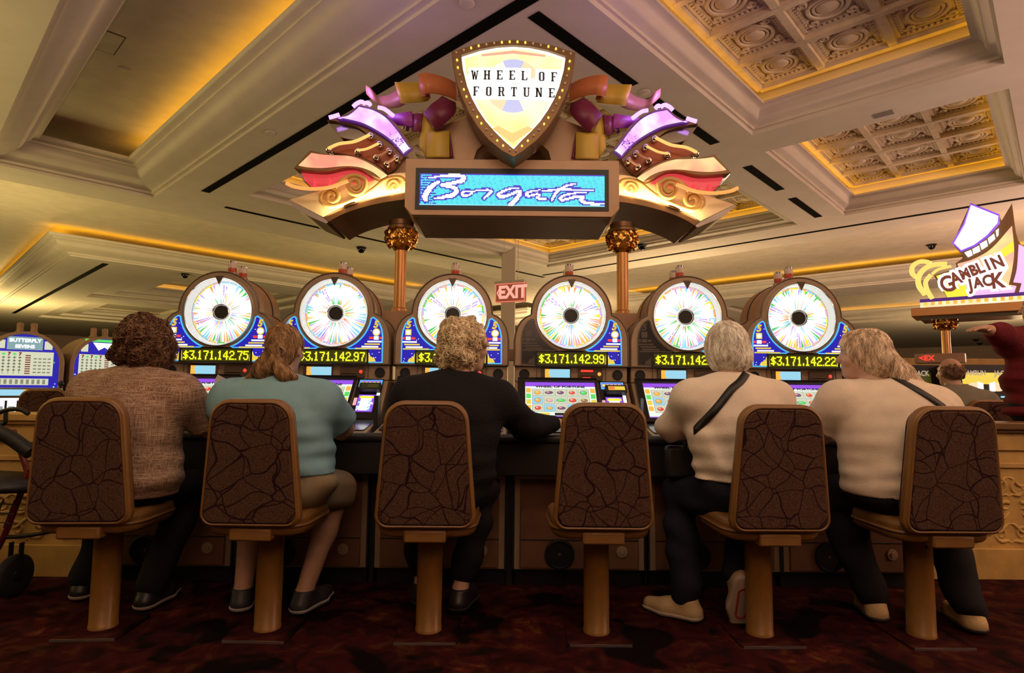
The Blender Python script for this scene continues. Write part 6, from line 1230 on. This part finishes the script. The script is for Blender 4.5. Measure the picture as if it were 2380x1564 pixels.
mb = MB(); e = hd+rv*0.076+A3(0, 0, 0.008); mb.tube([tuple(x-r0) for x in (e-fv*0.02-A3(0, 0, .02), e-fv*0.005, e+fv*0.09+A3(0, 0, .002))], 0.0022, 6)
for s in (-1, 1): cc = hd+fv*0.102+rv*0.031*s+A3(0, 0, 0.006)-r0; mb.tube([tuple(cc+rv*0.022*math.cos(k*.4)+A3(0, 0, 0.017)*math.sin(k*.4)) for k in range(16)], 0.0016, 5, closed=True)
mb.build('eyeglasses', M['alu'], q[0])
# woman 4: white shirt, smooth white bob
white1 = cloth('cream_white_cotton', (0.76, 0.65, 0.53), 0.2, 150); white2 = cloth('warm_white_jersey', (0.74, 0.62, 0.49), 0.15, 160)
c = dict(label='person in a white long-sleeved shirt with a smooth white bob and diagonal bag strap', hip=(1.055, 2.66, 0.60), chest=(1.02, 2.68, 0.90), neck=(1.015, 2.70, 1.105), head=(1.014, 2.75, 1.25), yaw=-6, wid=(0.185, 0.182, 0.20), dep=(0.145, 0.135, 0.125),
         sh=[(0.825, 2.70, 1.035), (1.205, 2.70, 1.035)], el=[(0.765, 2.83, 0.865), (1.29, 2.85, 0.87)], wr=[(0.88, 3.09, 0.872), (1.20, 3.09, 0.872)], arm=1.1, sleeve=1.75, hem=0.655, hem_t=0.0, ease=0.022, fold=1.7, skin=SKIN2,
         kn=[(0.83, 2.95, 0.53), (1.20, 2.99, 0.53)], an=[(0.82, 2.80, 0.085), (1.035, 2.74, 0.20)], toe=[(0.68, 2.90, 0.03), (1.035, 2.80, 0.06)], shoe_up=[A3(0, 0, 1), A3(0, 0.93, 0.36)], top=('shirt', white1), bottom=('trousers', cloth('navy_trousers', (0.012, 0.012, 0.022))), shoe=mat('beige_trainer', (0.50, 0.36, 0.18), 0.6, bump=0.2, bscale=90), sole=mat('pale_sole', (0.42, 0.34, 0.26), 0.6),
         hair=[((0, -0.01, 0.03), (0.088, 0.106, 0.093)), ((0.0, -0.045, -0.045), (0.088, 0.075, 0.075)), ((0.05, 0.005, -0.03), (0.045, 0.07, 0.085)), ((-0.05, 0.005, -0.03), (0.045, 0.07, 0.085))], hairmat=hairmat('white_hair', (0.90, 0.79, 0.68), (0.62, 0.50, 0.40)), hair_amp=0.0022, curly=0.35, strands=600, seed=12)
q4 = person(c); people.append(q4)
mb = MB(); mb.frame(rrect(-0.027, 0.027, -0.085, 0.075, 0.026), rrect(-0.019, 0.019, -0.077, 0.067, 0.018), 0.0, 0.004, 'xy'); mb.build('sole_print', mat('red_sole_print', (0.30, 0.03, 0.02), 0.6), q4[0], loc=(1.035-q4[2][0], 2.688-q4[2][1], 0.112), rot=(math.radians(111), 0, 0))
# woman 5: white shirt, long ash-blond hair, leaning left
c = dict(label='person in a white short-sleeved shirt with long ash-blond hair, on the end stool', hip=(1.79, 2.66, 0.61), chest=(1.765, 2.68, 0.90), neck=(1.69, 2.70, 1.085), head=(1.658, 2.75, 1.225), yaw=-58, wid=(0.27, 0.275, 0.262), dep=(0.19, 0.19, 0.165), belly_c=(1.80, 2.67, 0.76),
         sh=[(1.52, 2.72, 1.025), (1.945, 2.71, 1.0)], el=[(1.485, 2.85, 0.855), (2.06, 2.87, 0.85)], wr=[(1.66, 3.08, 0.868), (1.90, 3.09, 0.868)], arm=1.32, sleeve=0.72, hem=0.60, ease=0.02, fold=0.8, skin=SKIN2,
         kn=[(1.60, 2.97, 0.54), (2.06, 2.93, 0.53)], an=[(1.70, 2.82, 0.09), (2.055, 2.70, 0.09)], toe=[(1.745, 2.99, 0.03), (2.09, 2.87, 0.03)], leg=1.2, top=('shirt', white2), bottom=('trousers', black_t), shoe=mat('tan_trainer', (0.52, 0.37, 0.17), 0.6, bump=0.2, bscale=90), sole=mat('dark_sole', (0.05, 0.04, 0.035), 0.6),
         hair=[((0, -0.01, 0.025), (0.09, 0.11, 0.092)), ((-0.01, -0.06, -0.04), (0.085, 0.075, 0.075))], locks=[((0.02, -0.08, -0.03), (0.045, -0.14, -0.10), 0.06, 0.05), ((0.045, -0.14, -0.10), (0.06, -0.215, -0.14), 0.05, 0.02), ((0.06, -0.03, 0.0), (0.075, -0.05, -0.12), 0.04, 0.035), ((-0.03, -0.09, -0.03), (-0.03, -0.14, -0.12), 0.05, 0.03)], hairmat=hairmat('ash_blond_hair', (0.76, 0.60, 0.43), (0.42, 0.29, 0.18)), hair_amp=0.003, curly=0.4, strands=800, seed=15)
q5 = person(c); people.append(q5); r0 = np.array(q5[2]); hd, rv, fv = q5[3]['hd'], q5[3]['rv'], q5[3]['fv']
MB().box(-0.022, 0.022, -0.006, 0.006, -0.007, 0.007).build('hair_barrette', M['chrome'], q5[0], bevel=0.003, loc=tuple(hd-fv*0.06+rv*0.065+A3(0, -0.02, 0.075)-r0), rot=(0, 0.5, 0.3))
# bald man further back and the standing person in red
c = dict(label='balding person in a grey-green shirt seated beyond the low wall', hip=(3.63, 4.75, 0.60), chest=(3.62, 4.76, 0.90), neck=(3.605, 4.77, 1.08), head=(3.60, 4.81, 1.215), yaw=0, wid=(0.19, 0.205, 0.215), sh=[(3.40, 4.76, 1.0), (3.83, 4.76, 1.0)], el=[(3.33, 4.88, 0.82), (3.90, 4.88, 0.82)], wr=[(3.45, 5.08, 0.82), (3.78, 5.08, 0.82)], arm=1.15, sleeve=0.85, hem=0.6, ease=0.02,
         top=('shirt', cloth('grey_green_cotton', (0.20, 0.19, 0.14))), bottom=('trousers', black_t), shoe=blackshoe, hair=[((0, -0.03, 0.0), (0.079, 0.085, 0.07))], hairmat=hairmat('short_brown_hair', (0.22, 0.12, 0.07), (0.10, 0.05, 0.03)), hair_amp=0.002, strands=120, seed=21, **seat_legs(3.63, 4.75))
people.append(person(c))
c = dict(label='standing person in a dark red sweater at the right edge, one arm stretched out', hip=(3.46, 3.84, 0.92), chest=(3.45, 3.83, 1.26), neck=(3.46, 3.83, 1.47), head=(3.50, 3.84, 1.62), yaw=-40, wid=(0.17, 0.165, 0.185), dep=(0.13, 0.12, 0.12), sh=[(3.27, 3.82, 1.405), (3.65, 3.84, 1.40)], el=[(3.13, 3.74, 1.425), (3.74, 3.86, 1.13)], wr=[(3.00, 3.68, 1.452), (3.72, 3.95, 0.92)], hdir=[A3(-1, -0.3, 0.0), A3(0, 0.2, -1)], hup=A3(0, 0, 1), curl=0.25, arm=1.3, sleeve=1.75, hem=0.90, ease=0.02, fold=2.2,
         kn=[(3.40, 3.85, 0.50), (3.54, 3.85, 0.50)], an=[(3.38, 3.83, 0.09), (3.56, 3.83, 0.09)], toe=[(3.33, 3.98, 0.03), (3.58, 3.99, 0.03)], top=('sweater', cloth('dark_red_knit', (0.14, 0.012, 0.018), 0.7, 90)), bottom=('trousers', black_t), shoe=blackshoe, hair=[((0, -0.02, 0.025), (0.085, 0.1, 0.09))], hairmat=hairmat('dark_hair', (0.06, 0.04, 0.03), (0.02, 0.015, 0.01)), strands=150, seed=25)
people.append(person(c))
# ---- shoulder bags: strap laid on the back of the shirt, bag in front
def bag(shirt, root, pxs, label, bagpos, start, end):
    dg = bpy.context.evaluated_depsgraph_get(); bt = BVHTree.FromObject(shirt, dg); pts = []; r = Vector(root)
    pp = smooth_path([(a, b, 0) for a, b in pxs], 8); nrm = []
    for a, b, _ in pp:
        d = Vector(ray(a, b)).normalized(); hit, n_, i_, dist = bt.ray_cast(Vector(CAM)-r, d)
        if hit is None: continue
        pts.append(hit-d*0.004); nrm.append(n_)
    pts = [Vector(start)-r]+pts+[Vector(end)-r]; nrm = [nrm[0]]+nrm+[nrm[-1]]
    t = thing('shoulder_bag', label, 'bag', root); W_ = 0.017; L_, R_ = [], []
    for i, p in enumerate(pts):
        tg = (pts[min(i+1, len(pts)-1)]-pts[max(i-1, 0)]).normalized(); sdv = tg.cross(nrm[i]).normalized(); L_.append(tuple(p+sdv*W_)); R_.append(tuple(p-sdv*W_))
    mb = MB(); n = len(pts); mb.add(L_+R_, [(i, i+1, n+i+1, n+i) for i in range(n-1)]); o = mb.build('strap', M['blackpad'], t, sharp=80); m_ = o.modifiers.new('t', 'SOLIDIFY'); m_.thickness = 0.006; m_.offset = 0
    b = Vector(bagpos)-r; MB().box(b.x-0.11, b.x+0.11, b.y-0.03, b.y+0.03, b.z-0.08, b.z+0.08).build('pouch', M['blackpad'], t, bevel=0.02); return t
bag(q4[1], q4[2], [(1742, 856), (1722, 885), (1700, 905), (1668, 945), (1640, 975), (1614, 1000)], 'black bag strap running diagonally across the long-sleeved white shirt', (0.86, 2.89, 0.70), (1.13, 2.80, 1.06), (0.83, 2.84, 0.78))
bag(q5[1], q5[2], [(1993, 850), (2030, 856), (2080, 878), (2130, 905), (2170, 930), (2198, 950)], 'thin black bag strap across the back of the long-haired person in white', (2.03, 2.92, 0.70), (1.62, 2.83, 1.06), (2.09, 2.80, 0.90))
